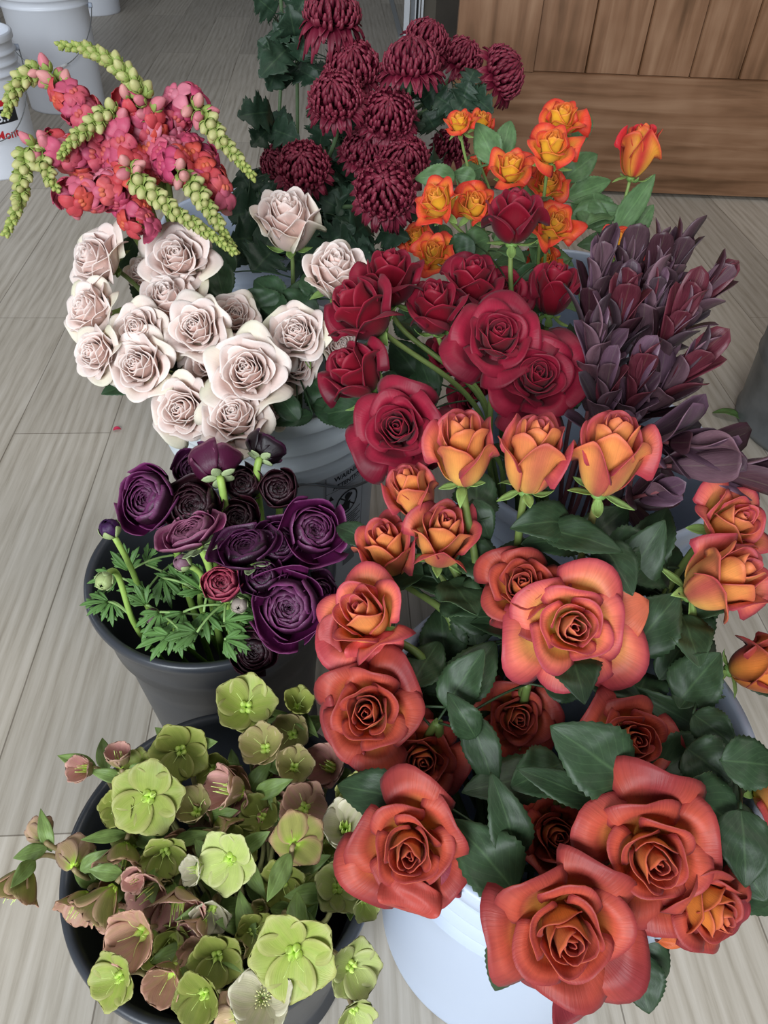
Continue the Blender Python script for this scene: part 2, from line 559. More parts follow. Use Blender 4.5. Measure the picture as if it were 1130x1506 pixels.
def handle(B, ang, drop, mat=None, grip=True, out=0.0, hz=None):
    """wire bail hanging on one side of the pail; ang = direction it falls to"""
    z0 = B.h * 0.86 if hz is None else hz
    n = 40
    a0 = np.array([math.cos(ang), math.sin(ang), 0]); s0 = np.array([-a0[1], a0[0], 0])
    pts = []
    for i in range(n + 1):
        u = math.pi * i / n
        r = B.r + 0.006
        p = B.c + s0 * r * math.cos(u) + a0 * (r + out) * math.sin(u) + np.array([0, 0, z0 - drop * math.sin(u)])
        pts.append(p)
    mb = MB(); tube(mb, pts, 0.0016, 8); hd = mb.build('wire_handle', MT['wire'], B.o)
    if grip:
        mb = MB(); tube(mb, pts[n // 2 - 5:n // 2 + 6], 0.0055, 10); mb.build('grip', MT['grip'], hd)
    for s in (-1, 1):
        mb = MB(); q = B.c + s0 * (B.r - 0.004) * s + np.array([0, 0, z0])
        tube(mb, [q, q + s0 * s * 0.012], [0.009, 0.008], 14); mb.build('handle_ear', MT['white_plastic'], B.o)


def wrap(B, ang0, z0, u, v, off=0.0006):
    """map label coordinates (metres) round the pail's wall"""
    z = z0 + v
    r = B.R(z) + off
    th = ang0 + u / r
    return (B.c[0] + r * math.cos(th), B.c[1] + r * math.sin(th), z)


def rect_on(B, mb, ang0, z0, u0, u1, v0, v1, off):
    nu = 12
    V = []
    for i in range(nu + 1):
        for vv in (v0, (v0 + v1) / 2, v1):
            V.append(wrap(B, ang0, z0, u0 + (u1 - u0) * i / nu, vv, off))
    mb.add(V, grid_faces(nu + 1, 3))


def text_on(B, parent, name, s, ang0, z0, u, v, size, mat, off, rot=0.0):
    cu = bpy.data.curves.new('t', 'FONT'); cu.body = s; cu.size = size; cu.resolution_u = 2
    cu.offset = size * 0.02
    o = bpy.data.objects.new('t', cu); scene.collection.objects.link(o)
    bpy.context.view_layer.update()
    me = bpy.data.meshes.new_from_object(o.evaluated_get(bpy.context.evaluated_depsgraph_get()))
    vv = [(q.co.x, q.co.y) for q in me.vertices]
    ff = [tuple(p.vertices) for p in me.polygons]
    bpy.data.objects.remove(o); bpy.data.curves.remove(cu); bpy.data.meshes.remove(me)
    mb = MB()
    mb.add([wrap(B, ang0, z0, u + x, v + y, off) for x, y in vv], ff)
    return mb.build(name, mat, parent, smooth=False)


def letters(B, parent, name, s, ang0, z0, u, v, size, mat, off, bold=0.0):
    return text_on(B, parent, name, s, ang0, z0, u, v, size, mat, off)


wp, bp_ = MT['white_plastic'], MT['black_plastic']
CREAM = bucket('plastic_bucket', 396, 525, .37, .150, .130, MT['clear_plastic'], 'milky white ribbed bucket with a warning label, full of pale blush roses')
RED = bucket('plastic_bucket', 870, 660, .37, .150, .130, wp, 'white bucket holding the crimson roses and purple leucadendron')
ORANGE = bucket('plastic_bucket', 0, 0, .385, .148, .130, wp, 'large white bucket in front, holding the burnt orange roses', c=PH(826, 1085, .37))
MUM = bucket('plastic_bucket', 368, 325, .37, .150, .130, wp, 'white bucket at the back under the maroon chrysanthemums')
SUN = bucket('plastic_bucket', 838, 430, .37, .150, .130, wp, 'white bucket behind, hidden below the small yellow and red roses')
RAN = bucket('flower_bucket', 312, 830, .31, .130, .098, bp_, 'charcoal plastic bucket of purple ranunculus', kind='black')
HEL = bucket('flower_bucket', 328, 1248, .265, .130, .100, bp_, 'black plastic bucket in front, overflowing with green hellebores', kind='black')
_b = PH(-8, 262, 0)
BG1 = bucket('plastic_pail', 0, 0, .37, .150, .132, MT['pail_white'], 'white ribbed pail at the far left edge with black and red lettering', c=(_b[0] - 0.03, _b[1] + 0.10))
_b = PH(88, 165, 0)
BG2 = bucket('plastic_pail', 0, 0, .37, .152, .134, MT['pail_white'], 'tall white pail with a wire handle behind the snapdragons', kind='smooth', c=(_b[0], _b[1] + 0.10))
_b = PH(118, 22, 0)
BG3 = bucket('plastic_pail', 0, 0, .37, .15, .13, MT['pail_white'], 'shaded white pail at the very back, right of the tall pail', c=(_b[0] + 0.05, _b[1] + 0.10))
handle(BG2, math.radians(-80), 0.16, out=0.01)
handle(BG1, math.radians(-60), 0.2, grip=False, out=0.01)
# lettering on the far-left pail
A1 = math.radians(-50)
lb = MB(); rect_on(BG1, lb, A1, 0.155, -0.02, 0.075, 0.0, 0.038, 0.0006)
l1 = lb.build('printed_label', MT['ink'], BG1.o)
text_on(BG1, l1, 'lettering', '18.9', A1, 0.155, -0.012, 0.006, 0.036, MT['white_ink'], 0.0012)
text_on(BG1, BG1.o, 'lettering', 'Mont', A1, 0.155, -0.010, -0.042, 0.034, MT['red_ink'], 0.0010)
lb = MB(); rect_on(BG1, lb, A1, 0.155, 0.01, 0.05, 0.046, 0.062, 0.0006); lb.build('red_mark', MT['red_ink'], BG1.o)

# ------------------------------------------------------------------ plant materials
MT['petal'] = plant_mat('rose_petal', 0.5, 0.18, (26, 2.0), 0.3, sheen=0.04, mottle=.16)
MT['velvet'] = plant_mat('velvet_petal', 0.5, 0.10, (26, 2.0), 0.2, sheen=0.06, spec=0.3)
MT['cream'] = plant_mat('blush_petal', 0.5, 0.22, (26, 2.0), 0.2, mottle=0.04)
MT['silk'] = plant_mat('silky_dark_petal', 0.4, 0.08, (34, 1.5), 0.35, sheen=0.0, spec=0.4, mottle=0.2)
MT['mum'] = plant_mat('mum_petal', 0.5, 0.08, (8, 1), 0.1)
MT['helle'] = plant_mat('hellebore_petal', 0.45, 0.22, (22, 1.6), 0.3, mottle=0.16)
MT['snap'] = plant_mat('snapdragon_petal', 0.5, 0.2, (12, 2), 0.2)
MT['leaf'] = plant_mat('green_leaf', 0.48, 0.10, (5, 6), 0.25, spec=0.35, mottle=0.3, kind='leaf')
MT['leafd'] = plant_mat('purple_leaf', 0.42, 0.08, (10, 3), 0.3, spec=0.4, mottle=0.2, kind='leaf')
MT['stem'] = plant_mat('stem_skin', 0.5, 0.0, (3, 30), 0.3)

ss = lambda a, b, x: (lambda t: t * t * (3 - 2 * t))(np.clip((x - a) / (b - a), 0, 1))


# ------------------------------------------------------------------ leaves and stems
def leaf_grid(p0, p1, width, nrm, droop=0.15, fold=0.25, serr=0.0, nu=9, nv=22, curl=0.0, shape='rose', twist=0.0, rs=0):
    p0, p1 = np.asarray(p0, float), np.asarray(p1, float)
    d = p1 - p0; Ln = np.linalg.norm(d); d = d / Ln
    nrm = unit(nrm - d * np.dot(nrm, d)); side = np.cross(d, nrm)
    t = np.linspace(0, 1, nv)
    s = np.linspace(-1, 1, nu)
    if shape == 'rose':
        w = np.sin(np.pi * np.clip(t, 0, 1) ** 0.80) ** 0.75 * (1 - 0.25 * t)
    elif shape == 'oval':
        w = np.sin(np.pi * t ** 0.9) ** 0.6
    elif shape == 'lance':
        w = np.sin(np.pi * np.clip(t, 0, 1) ** 0.85) ** 0.9
    elif shape == 'strap':
        w = np.clip(0.35 + 1.3 * t, 0, 1) * np.clip((1 - t) / 0.30, 0, 1) ** 0.6
    elif shape == 'lobed':
        w = np.sin(np.pi * t ** 0.85) ** 0.6 * (0.62 + 0.55 * np.abs(np.sin(t * math.pi * 3.2 + 0.5)))
    w = np.maximum(w, 0.02) * width / 2
    T, S = np.meshgrid(t, s)
    ww = np.broadcast_to(w, T.shape).copy()
    if serr:
        z = np.where(np.arange(nv) % 2 == 0, 1 + serr, 1 - serr * 0.4)
        ww = np.where(np.abs(S) > 0.98, ww * z, ww)
    if shape == 'lobed':
        ww = np.where(np.abs(S) > 0.98, ww * np.where(np.arange(nv) % 2 == 0, 1.12, 0.92), ww)
    arc = droop * Ln * (4 * T * (1 - T) - 0.9 * T ** 3)
    lift = fold * np.abs(S) * ww + curl * ww * S * S * np.sin(T * 7 + rs) + 0.045 * ww * np.sin(T * 15 + S * 2.5 + rs)
    ang = twist * T
    G = p0 + d * (T * Ln)[..., None] + side[None, None] * (S * ww * np.cos(ang))[..., None] + nrm[None, None] * (arc + lift + S * ww * np.sin(ang))[..., None]
    return G, np.stack([S, T], 2)


def leaf_mesh(mb, p0, p1, width, nrm, cin, cout, **k):
    G, U = leaf_grid(p0, p1, width, nrm, **k)
    sheet(mb, G, 0.0004, cin, cout, U)


G_TOP, G_BOT = hexc('4d6a4b'), hexc('7c9a70')
ROSE_LEAF = (hexc('2f432b'), hexc('6c855a'))
BLOOMS = []


def clashes(pts, slack=.9):
    """would a leaf through these points lie across an open bloom?"""
    for p in pts:
        d = p - CAMP; z = d @ fwd
        x, y = d @ RT / z * F, -(d @ UP) / z * F
        for bx, by, br, bz, bR in BLOOMS:
            if z < bz + bR * .5 and math.hypot(x + CX - bx, y + CY - by) < br * slack:
                return True
    return False


def leaf_probe(a, b, w):
    d = b - a; sd = unit(np.cross(d, fwd)) * w * .45
    return [a, b, (a + b) / 2, a + d * .75, a + d * .4 + sd, a + d * .4 - sd, a + d * .65 + sd, a + d * .65 - sd]


def stem_path(B, base, axis, rng, spread=0.45, clip=0.80, n=26, bow=0.25):
    a = rng.uniform(0, 6.28)
    p0 = B.c + np.array([math.cos(a), math.sin(a), 0]) * B.rb * spread * rng.uniform(0.2, 1) + np.array([0, 0, 0.016])
    h = base - B.c
    rad = math.hypot(h[0], h[1])
    cl = B.r * clip
    q = B.c.copy(); k = min(1.0, cl / max(rad, 1e-6)) * (0.9 if rad < cl else 1)
    q[0] += h[0] * k; q[1] += h[1] * k
    q[2] = B.h + 0.006
    if base[2] < B.h + 0.03:
        q[2] = B.h + 0.012
    d1 = np.linalg.norm(base - q)
    tang = unit(np.array([h[0] * 0.25, h[1] * 0.25, B.h]) * 1.0)
    s1 = bez([p0, p0 + (q - p0) * 0.35, q - tang * 0.08, q], np.linspace(0, 1, n // 2))
    s2 = bez([q, q + tang * d1 * 0.4, base - unit(axis) * d1 * bow, base], np.linspace(0, 1, n // 2 + 1))[1:]
    return np.concatenate([s1, s2])


# ------------------------------------------------------------------ roses
def rose_petals(R, Hh, opn, n, rng, pal, squash=1.0, ruffle=1.0, curl=1.0):
    """petal grids in the bloom's own frame (z along its axis, base at 0)"""
    out = []
    ph0 = rng.uniform(0, 6.28)
    for i in range(n):
        q = i / (n - 1)
        phi = ph0 + i * 2.39996 + rng.uniform(-.12, .12)
        a = 1.9 + (0.74 - 1.9) * min(1, q * 1.1) ** 0.55
        rb = 0.07 + 0.68 * q ** 0.95
        rim = rb * (0.55 + (0.42 + 0.52 * opn) * min(1, q * 1.25))
        if q > .62:
            rim *= 1 + (0.30 * opn) * (q - .62) / .38
        zt = Hh * (1 - 0.50 * opn * q ** 1.7) * (0.90 + 0.10 * min(1, q / .18))
        if q < 0.06: zt *= .97
        zt *= rng.uniform(.965, 1.02)
        m = opn * max(0, q - .25) / .75
        P0 = np.array([.05 + .05 * q, 0.03])
        P1 = np.array([rb * 1.28 * (1 - m) + rim * .50 * m, zt * (.10)])
        P2 = np.array([rb * 1.08 * (1 - m) + rim * .86 * m, zt * (.80 - .08 * m)])
        P3 = np.array([rim, zt])
        nu, nv = (9, 9) if q < .4 else (13, 11)
        s = np.linspace(-1, 1, nu); t = np.linspace(0, 1, nv) ** 0.85
        T, S = np.meshgrid(t, s)
        pt = 0.10 * q * np.exp(-(S / .22) ** 2)
        te = T * (1 - (.10 + .20 * q) * np.abs(S) ** 2.1)
        tt = te[..., None]
        prof = (1 - tt) ** 3 * P0 + 3 * tt * (1 - tt) ** 2 * P1 + 3 * tt * tt * (1 - tt) * P2 + tt ** 3 * P3
        r, z = prof[..., 0].copy(), prof[..., 1].copy()
        w = .42 + .58 * np.sin(np.pi / 2 * np.minimum(1, T / .62))
        w = w * (1 - .10 * ss(.85, 1, T))
        ang = phi + S * a * w
        roll = curl * (.10 + .55 * q) * ss(.72, 1.0, T) * (0.35 + .65 * np.abs(S) ** 1.2 + .25 * q)
        f1, f2 = rng.uniform(0, 6.28), rng.uniform(0, 6.28)
        roll = roll * (1 + .35 * np.sin(2.2 * S + f1))
        r += roll * .30 * q ** .5
        z -= roll * .42 * q ** .7
        rf = ruffle * (.018 + .055 * q) * ss(.35, 1, T)
        r += rf * np.sin(S * 4.0 + f1)
        z += rf * .8 * np.sin(S * 3.1 + f2) + pt * ss(.8, 1, T) * .4
        r *= 1 + .06 * S * (1 - q * .5)
        r *= (1 - .45 * .0)
        G = np.stack([r * np.cos(ang) * squash, r * np.sin(ang), z], 2) * R
        edge = np.maximum(ss(.80, 1.0, T), ss(.82, 1.0, np.abs(S)) * ss(.3, .6, T))
        cin, cout = pal(S, T, q, edge, rng)
        out.append((q, G, cin, cout, np.stack([S, T], 2)))
    return out


def palette(inner, inner_edge, outer, outer_edge, base, guard=None, gq=.8, basek=.30, centre=None, young=None):
    yg = hexc(young) if young else None
    inner, inner_edge, outer, outer_edge, base = map(hexc, (inner, inner_edge, outer, outer_edge, base))
    gd = hexc(guard) if guard else None
    ce = hexc(centre) if centre else inner

    def f(S, T, q, edge, rng):
        v = rng.uniform(.93, 1.06)
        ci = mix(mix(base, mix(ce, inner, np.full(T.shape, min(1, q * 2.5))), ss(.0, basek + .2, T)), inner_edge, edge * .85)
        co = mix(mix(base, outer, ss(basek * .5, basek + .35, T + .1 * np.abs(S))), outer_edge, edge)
        if yg is not None:
            co = mix(co, yg, np.full(T.shape, .9 * max(0., 1 - q / .6)) * (1 - .5 * edge))
        if gd is not None and q > gq:
            k = .75 * (q - gq) / (1 - gq) + .2
            streak = np.clip(k * (0.55 + .45 * np.sin(3 * S + rng.uniform(0, 6))), 0, 1)
            ci = mix(ci, gd, np.broadcast_to(streak, T.shape)); co = mix(co, gd, np.broadcast_to(streak, T.shape))
        return ci * v, co * v
    return f


PAL = {
    'peach': palette('f8a25c', 'e87658', 'ee7462', 'b84454', 'fcd468', 'b03c44', .84, .58, 'f0965c'),
    'brick': palette('e8883a', 'cc5c3e', 'c2523c', 'a03c3c', 'f2ac4c', '882c30', .76, .40, 'de6c40'),
    'bud': palette('f8a458', 'e4704e', 'f07c5e', 'b44452', 'fcd468', 'b43c4a', .55, .58, 'f0965c'),
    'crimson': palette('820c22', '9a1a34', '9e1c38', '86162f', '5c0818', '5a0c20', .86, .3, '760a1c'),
    'blush': palette('f9dcd2', 'fbeae3', 'f9e6de', 'fbf0ea', 'f1e6c6', 'eeead0', .88, .3, 'f0b8a8'),
    'bicolor': palette('ffcc3c', 'fb9440', 'f4683a', 'd83430', 'fcd048', 'e4402c', .82, .6, 'ffd048', 'ffc444'),
    'redbud': palette('f8b040', 'e8503c', 'dc3838', 'c82434', 'f4c048', 'd02c34', .45, .35, 'f8b040'),
}


def rose(B, label, px, py, dpx, D, ax, ay, pal, opn=1.0, n=26, hh=None, seed=0, mat=None, leaves=(), auto=2, group=None,
         stemc='7a8a4c', stem2='4f6a36', srad=0.0030, sq=1.0, spin=0.0, cat='rose', petals=6, calyx=True, ruffle=1.0, curl=1.0,
         lc=ROSE_LEAF, lean=None, wz=0, name='rose', clip=.8, leaf_len=.055, reach=(.50, .90), wings=(), name_head='flower_head'):
    rng = random.Random(seed * 7 + 3)
    z = F * D / dpx
    axis = facing(ax, ay)
    R = D / 2 / (1.03 if opn > .6 else .98)
    if hh is None:
        hh = 1.15 + (1 - opn) * 1.1
    cen = P(px, py, z)
    base = cen - axis * hh * R * .5
    Fm = frame(axis, spin)
    pth = stem_path(B, base - axis * .004, axis, rng, clip=clip)
    t = thing(name, pth[0], label, cat, group)
    mb = MB(); tube(mb, pth, np.linspace(srad * 1.15, srad * .9, len(pth)), 8, hexc(stem2), hexc(stemc)); st = mb.build('stem', MT['stem'], t)
    pet = rose_petals(R, hh, opn, n, rng, PAL[pal] if isinstance(pal, str) else pal, sq, ruffle, curl)
    tr = lambda G: G @ Fm.T + base
    mt = mat or MT['petal']
    mb = MB()
    for q, G, ci, co, U in pet[:-petals]:
        sheet(mb, tr(G), .0006, ci, co, U)
    # receptacle
    head = mb.build(name_head, mt, t)
    for q, G, ci, co, U in pet[-petals:]:
        mb = MB(); sheet(mb, tr(G), .0006, ci, co, U); mb.build('petal', mt, head)
    if calyx:
        mb = MB()
        k = np.linspace(0, 1, 9)
        rr_ = R * np.array([.06, .10, .15, .19, .21, .20, .17, .12, .05]); zz = R * np.linspace(-.20, .14, 9)
        th = np.linspace(0, 2 * math.pi, 14, endpoint=False)
        V = np.stack([np.outer(np.cos(th), rr_), np.outer(np.sin(th), rr_), np.broadcast_to(zz, (14, 9))], 2)
        mb.add(tr(V), grid_faces(14, 9, wrap=True), hexc('6f8f4a'))
        for i in range(5):
            a = 2 * math.pi * i / 5 + rng.uniform(-.2, .2)
            dr = np.array([math.cos(a), math.sin(a), 0])
            p0 = dr * R * .13 + np.array([0, 0, R * .02])
            Ls = R * rng.uniform(.75, 1.0)
            p1 = dr * (R * .25 + Ls * rng.uniform(.55, .8)) + np.array([0, 0, Ls * rng.uniform(-.45, .35)])
            leaf_mesh(mb, tr(p0), tr(p1), R * .30, Fm @ np.array([0, 0, 1.]), hexc('8fae62'), hexc('7fa35a'), droop=rng.uniform(-.25, .1), fold=.3, nu=5, nv=9, shape='lance')
        mb.build('calyx', MT['leaf'], t)
    lf = list(leaves)
    for e in lf:
        bx, by, bz, tx, ty, tz, wd = e[:7]
        for step in range(9):
            a, b = P(bx, by, bz + step * .014), P(tx, ty, tz + step * .014)
            if len(e) > 7 or not clashes(leaf_probe(a, b, wd), .8): break
        else:
            continue
        add_leaf(t, pth, a, b, wd, rng, lc)
    for (bx, by, bz, tx, ty, tz, wd, c1_, c2_) in wings:
        mb = MB()
        leaf_mesh(mb, P(bx, by, bz), P(tx, ty, tz), wd, unit(CAMP - P(bx, by, bz)), hexc(c1_), hexc(c2_), droop=.18, fold=.10, curl=.35, rs=seed, nv=18, nu=13, shape='oval')
        mb.build('petal', mt, head)
    Ls = len(pth)
    for i in range(auto):
        u = rng.uniform(*reach)
        k = min(Ls - 2, int(u * Ls))
        p = pth[k]; tg = unit(pth[k + 1] - pth[k])
        if p[2] < B.h - .06: continue
        a = rng.uniform(0, 6.28)
        o = unit(np.array([math.cos(a), math.sin(a), rng.uniform(.0, .6)]))
        pa = p + o * .018
        pb = pa + o * leaf_len * rng.uniform(.8, 1.25) + np.array([0, 0, -.01])
        if clashes(leaf_probe(pa, pb, leaf_len * .7)): continue
        add_leaf(t, pth, pa, pb, leaf_len * rng.uniform(.6, .78), rng, lc, k, nrm=unit(np.array([rng.uniform(-.4, .4), rng.uniform(-.7, .1), 1.0])))
    return t


def add_leaf(t, pth, a, b, wd, rng, lc, k=None, nrm=None, shape='rose', serr=.05, mat=None, pet=True, droop=None):
    mb = MB()
    if nrm is None:
        nrm = unit(CAMP - a + np.array([rng.uniform(-.2, .2), rng.uniform(-.2, .2), rng.uniform(.2, .6)]) * .4)
    if k is None:
        dd = np.linalg.norm(pth - a, axis=1) + np.where(pth[:, 2] > a[2] + .01, .05, 0)
        dd[:len(pth) // 2 - 1] += .3
        k = int(np.argmin(dd))
    if pet:
        q = pth[k]
        mid = (q + a) / 2 + np.array([0, 0, .12 * np.linalg.norm(q - a)])
        tube(mb, bez([q, mid, a], np.linspace(0, 1, 8)), .0010, 6, lc[0])
    v = rng.uniform(.85, 1.15)
    leaf_mesh(mb, a, b, wd, nrm, lc[0] * v, lc[1] * v, droop=rng.uniform(.02, .16) if droop is None else droop, fold=rng.uniform(.12, .32), serr=serr, curl=rng.uniform(.0, .3), rs=rng.uniform(0, 6), nv=27, shape=shape, twist=rng.uniform(-.35, .35))
    return mb.build('leaf', mat or MT['leaf'], t)

# ------------------------------------------------------------------ burnt orange roses in the front bucket
O = ORANGE
OR = [
 # label, px, py, dpx, D, ax, ay, pal, opn, leaves
 ('closed orange and yellow rose bud, leftmost of the upright three above the coral roses', 680, 662, 108, .056, -.1, .74, 'bud', .30, 2.35, []),
 ('torn orange rose bud standing in the middle of the upright three', 784, 670, 112, .057, .05, .78, 'bud', .24, 2.3, []),
 ('upright amber rose bud on a bare stem, below the purple leucadendron', 896, 670, 118, .060, .02, .76, 'bud', .28, 2.4, []),
 ('folded coral rose tucked just under the lowest crimson rose', 606, 725, 84, .048, -.35, .72, 'bud', .3, 2.2, []),
 ('round coral rose bud with a yellow base, right of the narrow coral bud', 650, 790, 108, .060, .1, .64, 'bud', .40, 2.0, []),
 ('narrow coral rose bud with a pale green leaf on its left', 570, 808, 94, .054, -.15, .66, 'bud', .35, 2.3, [(548, 800, .60, 492, 772, .62, .024)]),
 ('pale orange half-open rose at the upper left of the orange group', 537, 905, 134, .070, -.30, .52, 'peach', .55, 1.5, []),
 ('dusty coral rose half hidden behind the wide open winged rose', 768, 862, 118, .062, -.15, .40, 'brick', .70, 1.3, []),
 ('wide open orange rose with one petal spread out like a wing to the right', 842, 922, 158, .080, -.05, .10, 'peach', .95, 1.15, []),
 ('orange and yellow rose bud leaning right, beside the right-hand rim', 1062, 850, 130, .068, .50, .45, 'bud', .35, 1.9, [(1010, 910, .60, 1110, 862, .62, .022)]),
 ('orange rose behind the yellow leaning bud, below the purple leaves', 1078, 768, 112, .062, .25, .35, 'peach', .5, 1.4, []),
 ('rose red bud cropped by the right edge, on a thorny sideways stem', 1122, 980, 104, .055, .72, .25, 'brick', .3, 1.8, []),
 ('orange rose with a yellow front petal, left side next to the hellebores', 541, 1048, 138, .069, -.10, .22, 'brick', .80, 1.2, []),
 ('brick orange rose squeezed between two larger ones on the left', 622, 1118, 116, .060, .02, .10, 'brick', .75, 1.2, []),
 ('dark shaded rust rose deep in the middle of the leaves', 762, 1055, 108, .059, -.02, .08, 'brick', .85, 1.1, []),
 ('coral rose behind the broad pale green leaf', 930, 1090, 132, .066, .05, .30, 'brick', .75, 1.2, []),
 ('large brick red rose at the lower left, hanging over the white bucket', 603, 1248, 158, .070, -.08, .05, 'brick', .9, 1.1, []),
 ('small brick rose between the two biggest roses and the folded leaf', 818, 1228, 108, .058, .0, .22, 'brick', .6, 1.3, []),
 ('large orange rose with a tight swirl, right of the small brick rose', 962, 1262, 176, .073, -.05, .06, 'brick', .98, 1.1, []),
 ('biggest brick orange rose at the very bottom', 834, 1372, 190, .077, -.02, .05, 'brick', .9, 1.15, []),
 ('worn rust rose with crumpled petals behind the large swirl, lower right', 1046, 1334, 122, .051, .45, -.15, 'brick', .6, 1.3, []),
 ('orange rose cut off by the right edge, above the bright green leaf', 1150, 1172, 100, .048, .5, .1, 'peach', .4, 1.6, []),
]
for r_ in OR:
    BLOOMS.append((r_[1], r_[2], r_[3] / 2, F * r_[4] / r_[3], r_[4] / 2))
WG_ = {8: [(865, 925, .585, 952, 884, .565, .046, 'd06a4c', 'c05448'), (850, 950, .585, 912, 1002, .57, .036, 'a8443c', '8c3038')],
       19: [(830, 1440, .47, 868, 1500, .48, .050, '94323a', '86303a'), (790, 1400, .47, 755, 1440, .48, .03, '8c2c34', '7c2830')],
       16: [(610, 1290, .485, 598, 1345, .485, .042, 'b8483e', 'a83c3c'), (650, 1270, .49, 690, 1290, .50, .03, '8c2c3c', '7c2834')],
       6: [(545, 930, .58, 560, 985, .57, .046, 'd8585a', 'd04c54'), (500, 930, .58, 470, 935, .57, .030, 'b85050', 'a84850')],
       12: [(520, 1060, .57, 480, 1085, .56, .05, '98383a', '8c3438')], 7: [(750, 900, .60, 745, 940, .60, .03, 'a03c40', '94343c')],
       18: [(1000, 1290, .49, 1050, 1310, .50, .05, '94323a', '86303a')], 20: [(1060, 1330, .47, 1095, 1362, .47, .03, '8c2c34', '7c2830'), (1000, 1360, .47, 1010, 1395, .47, .035, 'cc6434', 'bc5434')]}
xl_ = {  # extra leaves by bloom index: base px,py,depth, tip px,py,depth, width
 0: [(695, 735, .60, 722, 795, .60, .026)],
 1: [(860, 790, .62, 768, 800, .60, .034), (800, 820, .62, 725, 812, .62, .03)],
 2: [(905, 880, .62, 978, 765, .60, .045), (900, 850, .60, 880, 782, .62, .028), (930, 860, .64, 985, 740, .66, .04), (860, 800, .66, 925, 745, .67, .04)],
 7: [(700, 950, .62, 690, 870, .63, .042), (655, 975, .63, 648, 890, .64, .045)],
 8: [(870, 870, .60, 905, 900, .6, .03), (925, 960, .58, 1000, 872, .58, .048)],
 9: [(985, 960, .60, 1055, 985, .62, .055), (970, 1000, .58, 1010, 940, .6, .03)],
 12: [(655, 1040, .56, 712, 955, .55, .036), (640, 990, .60, 690, 1010, .6, .03)],
 13: [(700, 1085, .54, 660, 1020, .54, .026)],
 14: [(690, 1050, .55, 730, 1165, .54, .030), (800, 1010, .57, 870, 1005, .57, .03)],
 15: [(925, 1150, .48, 812, 1068, .48, .052, 1), (1050, 1085, .54, 905, 1003, .53, .024), (960, 1140, .53, 1055, 1080, .54, .038)],
 16: [(757, 1312, .49, 665, 1205, .50, .046), (760, 1260, .50, 725, 1140, .50, .032)],
 17: [(880, 1180, .50, 762, 1130, .50, .024)],
 18: [(1010, 1180, .50, 880, 1150, .51, .035), (1005, 1170, .54, 1085, 1250, .53, .04), (1000, 1150, .54, 1120, 1120, .53, .05), (1085, 1220, .52, 1098, 1310, .50, .036)],
 19: [(765, 1335, .47, 728, 1462, .49, .032), (935, 1400, .49, 955, 1492, .48, .034), (925, 1365, .5, 985, 1440, .49, .03)],
 20: [(1080, 1270, .54, 1150, 1345, .52, .05)],
 21: [(1060, 1118, .49, 1150, 1128, .49, .038, 1), (1000, 1160, .485, 1085, 1215, .49, .045), (1090, 1190, .48, 1098, 1305, .46, .038, 1), (1060, 1230, .50, 1128, 1325, .47, .045), (1010, 1100, .52, 1075, 1150, .50, .04)],
 11: [(1000, 1030, .56, 1060, 960, .55, .045), (1020, 1050, .54, 1085, 1100, .52, .03)],
}
for i, (lb, px, py, dp, D, ax, ay, pal, op, hh, lv) in enumerate(OR):
    rose(O, lb, px, py, dp, D, ax, ay, pal, group='orange roses in the front white bucket', opn=op, n=18 if op < .6 else 22, hh=hh, seed=100 + i, leaves=list(lv) + xl_.get(i, []), auto=4,
         petals=6 if op > .6 else 5, reach=(.52, .88), leaf_len=.058, srad=.0034, ruffle=.9, curl=1.1, stemc='86804a' if i in (2, 9, 11) else '6f7f42', wings=WG_.get(i, ()))

# ------------------------------------------------------------------ crimson roses
RR = [
 ('large crimson rose seen from the side, leaning left over the blush roses', 530, 455, 112, .076, -.62, .45, .50, 1.75),
 ('crimson rose behind the large left-leaning one, petals pointing up', 574, 408, 98, .070, -.05, .75, .45, 1.7),
 ('crimson rose seen from the side in the centre, with green sepals below', 640, 452, 94, .068, -.15, .72, .42, 1.7),
 ('crimson rose in the second row with a long upright sepal in front', 694, 412, 92, .068, .1, .62, .45, 1.6),
 ('small dark crimson rose looking up, just under the lone high crimson rose', 740, 430, 80, .062, -.1, .35, .80, 1.2),
 ('upright crimson rose bud touching the purple leucadendron', 815, 425, 78, .060, .05, .80, .25, 2.0),
 ('wide open crimson rose at the centre right, upper of the open pair', 733, 495, 124, .080, .0, .28, .90, 1.1),
 ('wide open crimson rose at the centre right, lower of the open pair', 790, 555, 124, .080, -.02, .15, .95, 1.1),
 ('crimson rose seen from the side, low on the left above the bucket rim', 522, 547, 100, .068, -.55, .50, .42, 1.7),
 ('open crimson rose at the lower left of the red group, above the coral roses', 586, 630, 122, .074, -.15, .05, .92, 1.15),
 ('shaded crimson rose deep between the stems in the middle', 660, 520, 62, .055, -.1, .2, .7, 1.2),
 ('shaded crimson rose deep behind the upright orange buds', 702, 588, 78, .065, 0, .2, .8, 1.2),
 ('dark crimson rose hidden just under the lower open rose', 745, 612, 60, .055, .1, .1, .7, 1.2),
 ('lone crimson rose standing highest, in front of the yellow and red roses', 757, 318, 92, .066, 0, .80, .42, 1.7),
]
for r_ in RR:
    BLOOMS.append((r_[1], r_[2], r_[3] / 2, F * r_[4] / r_[3], r_[4] / 2))
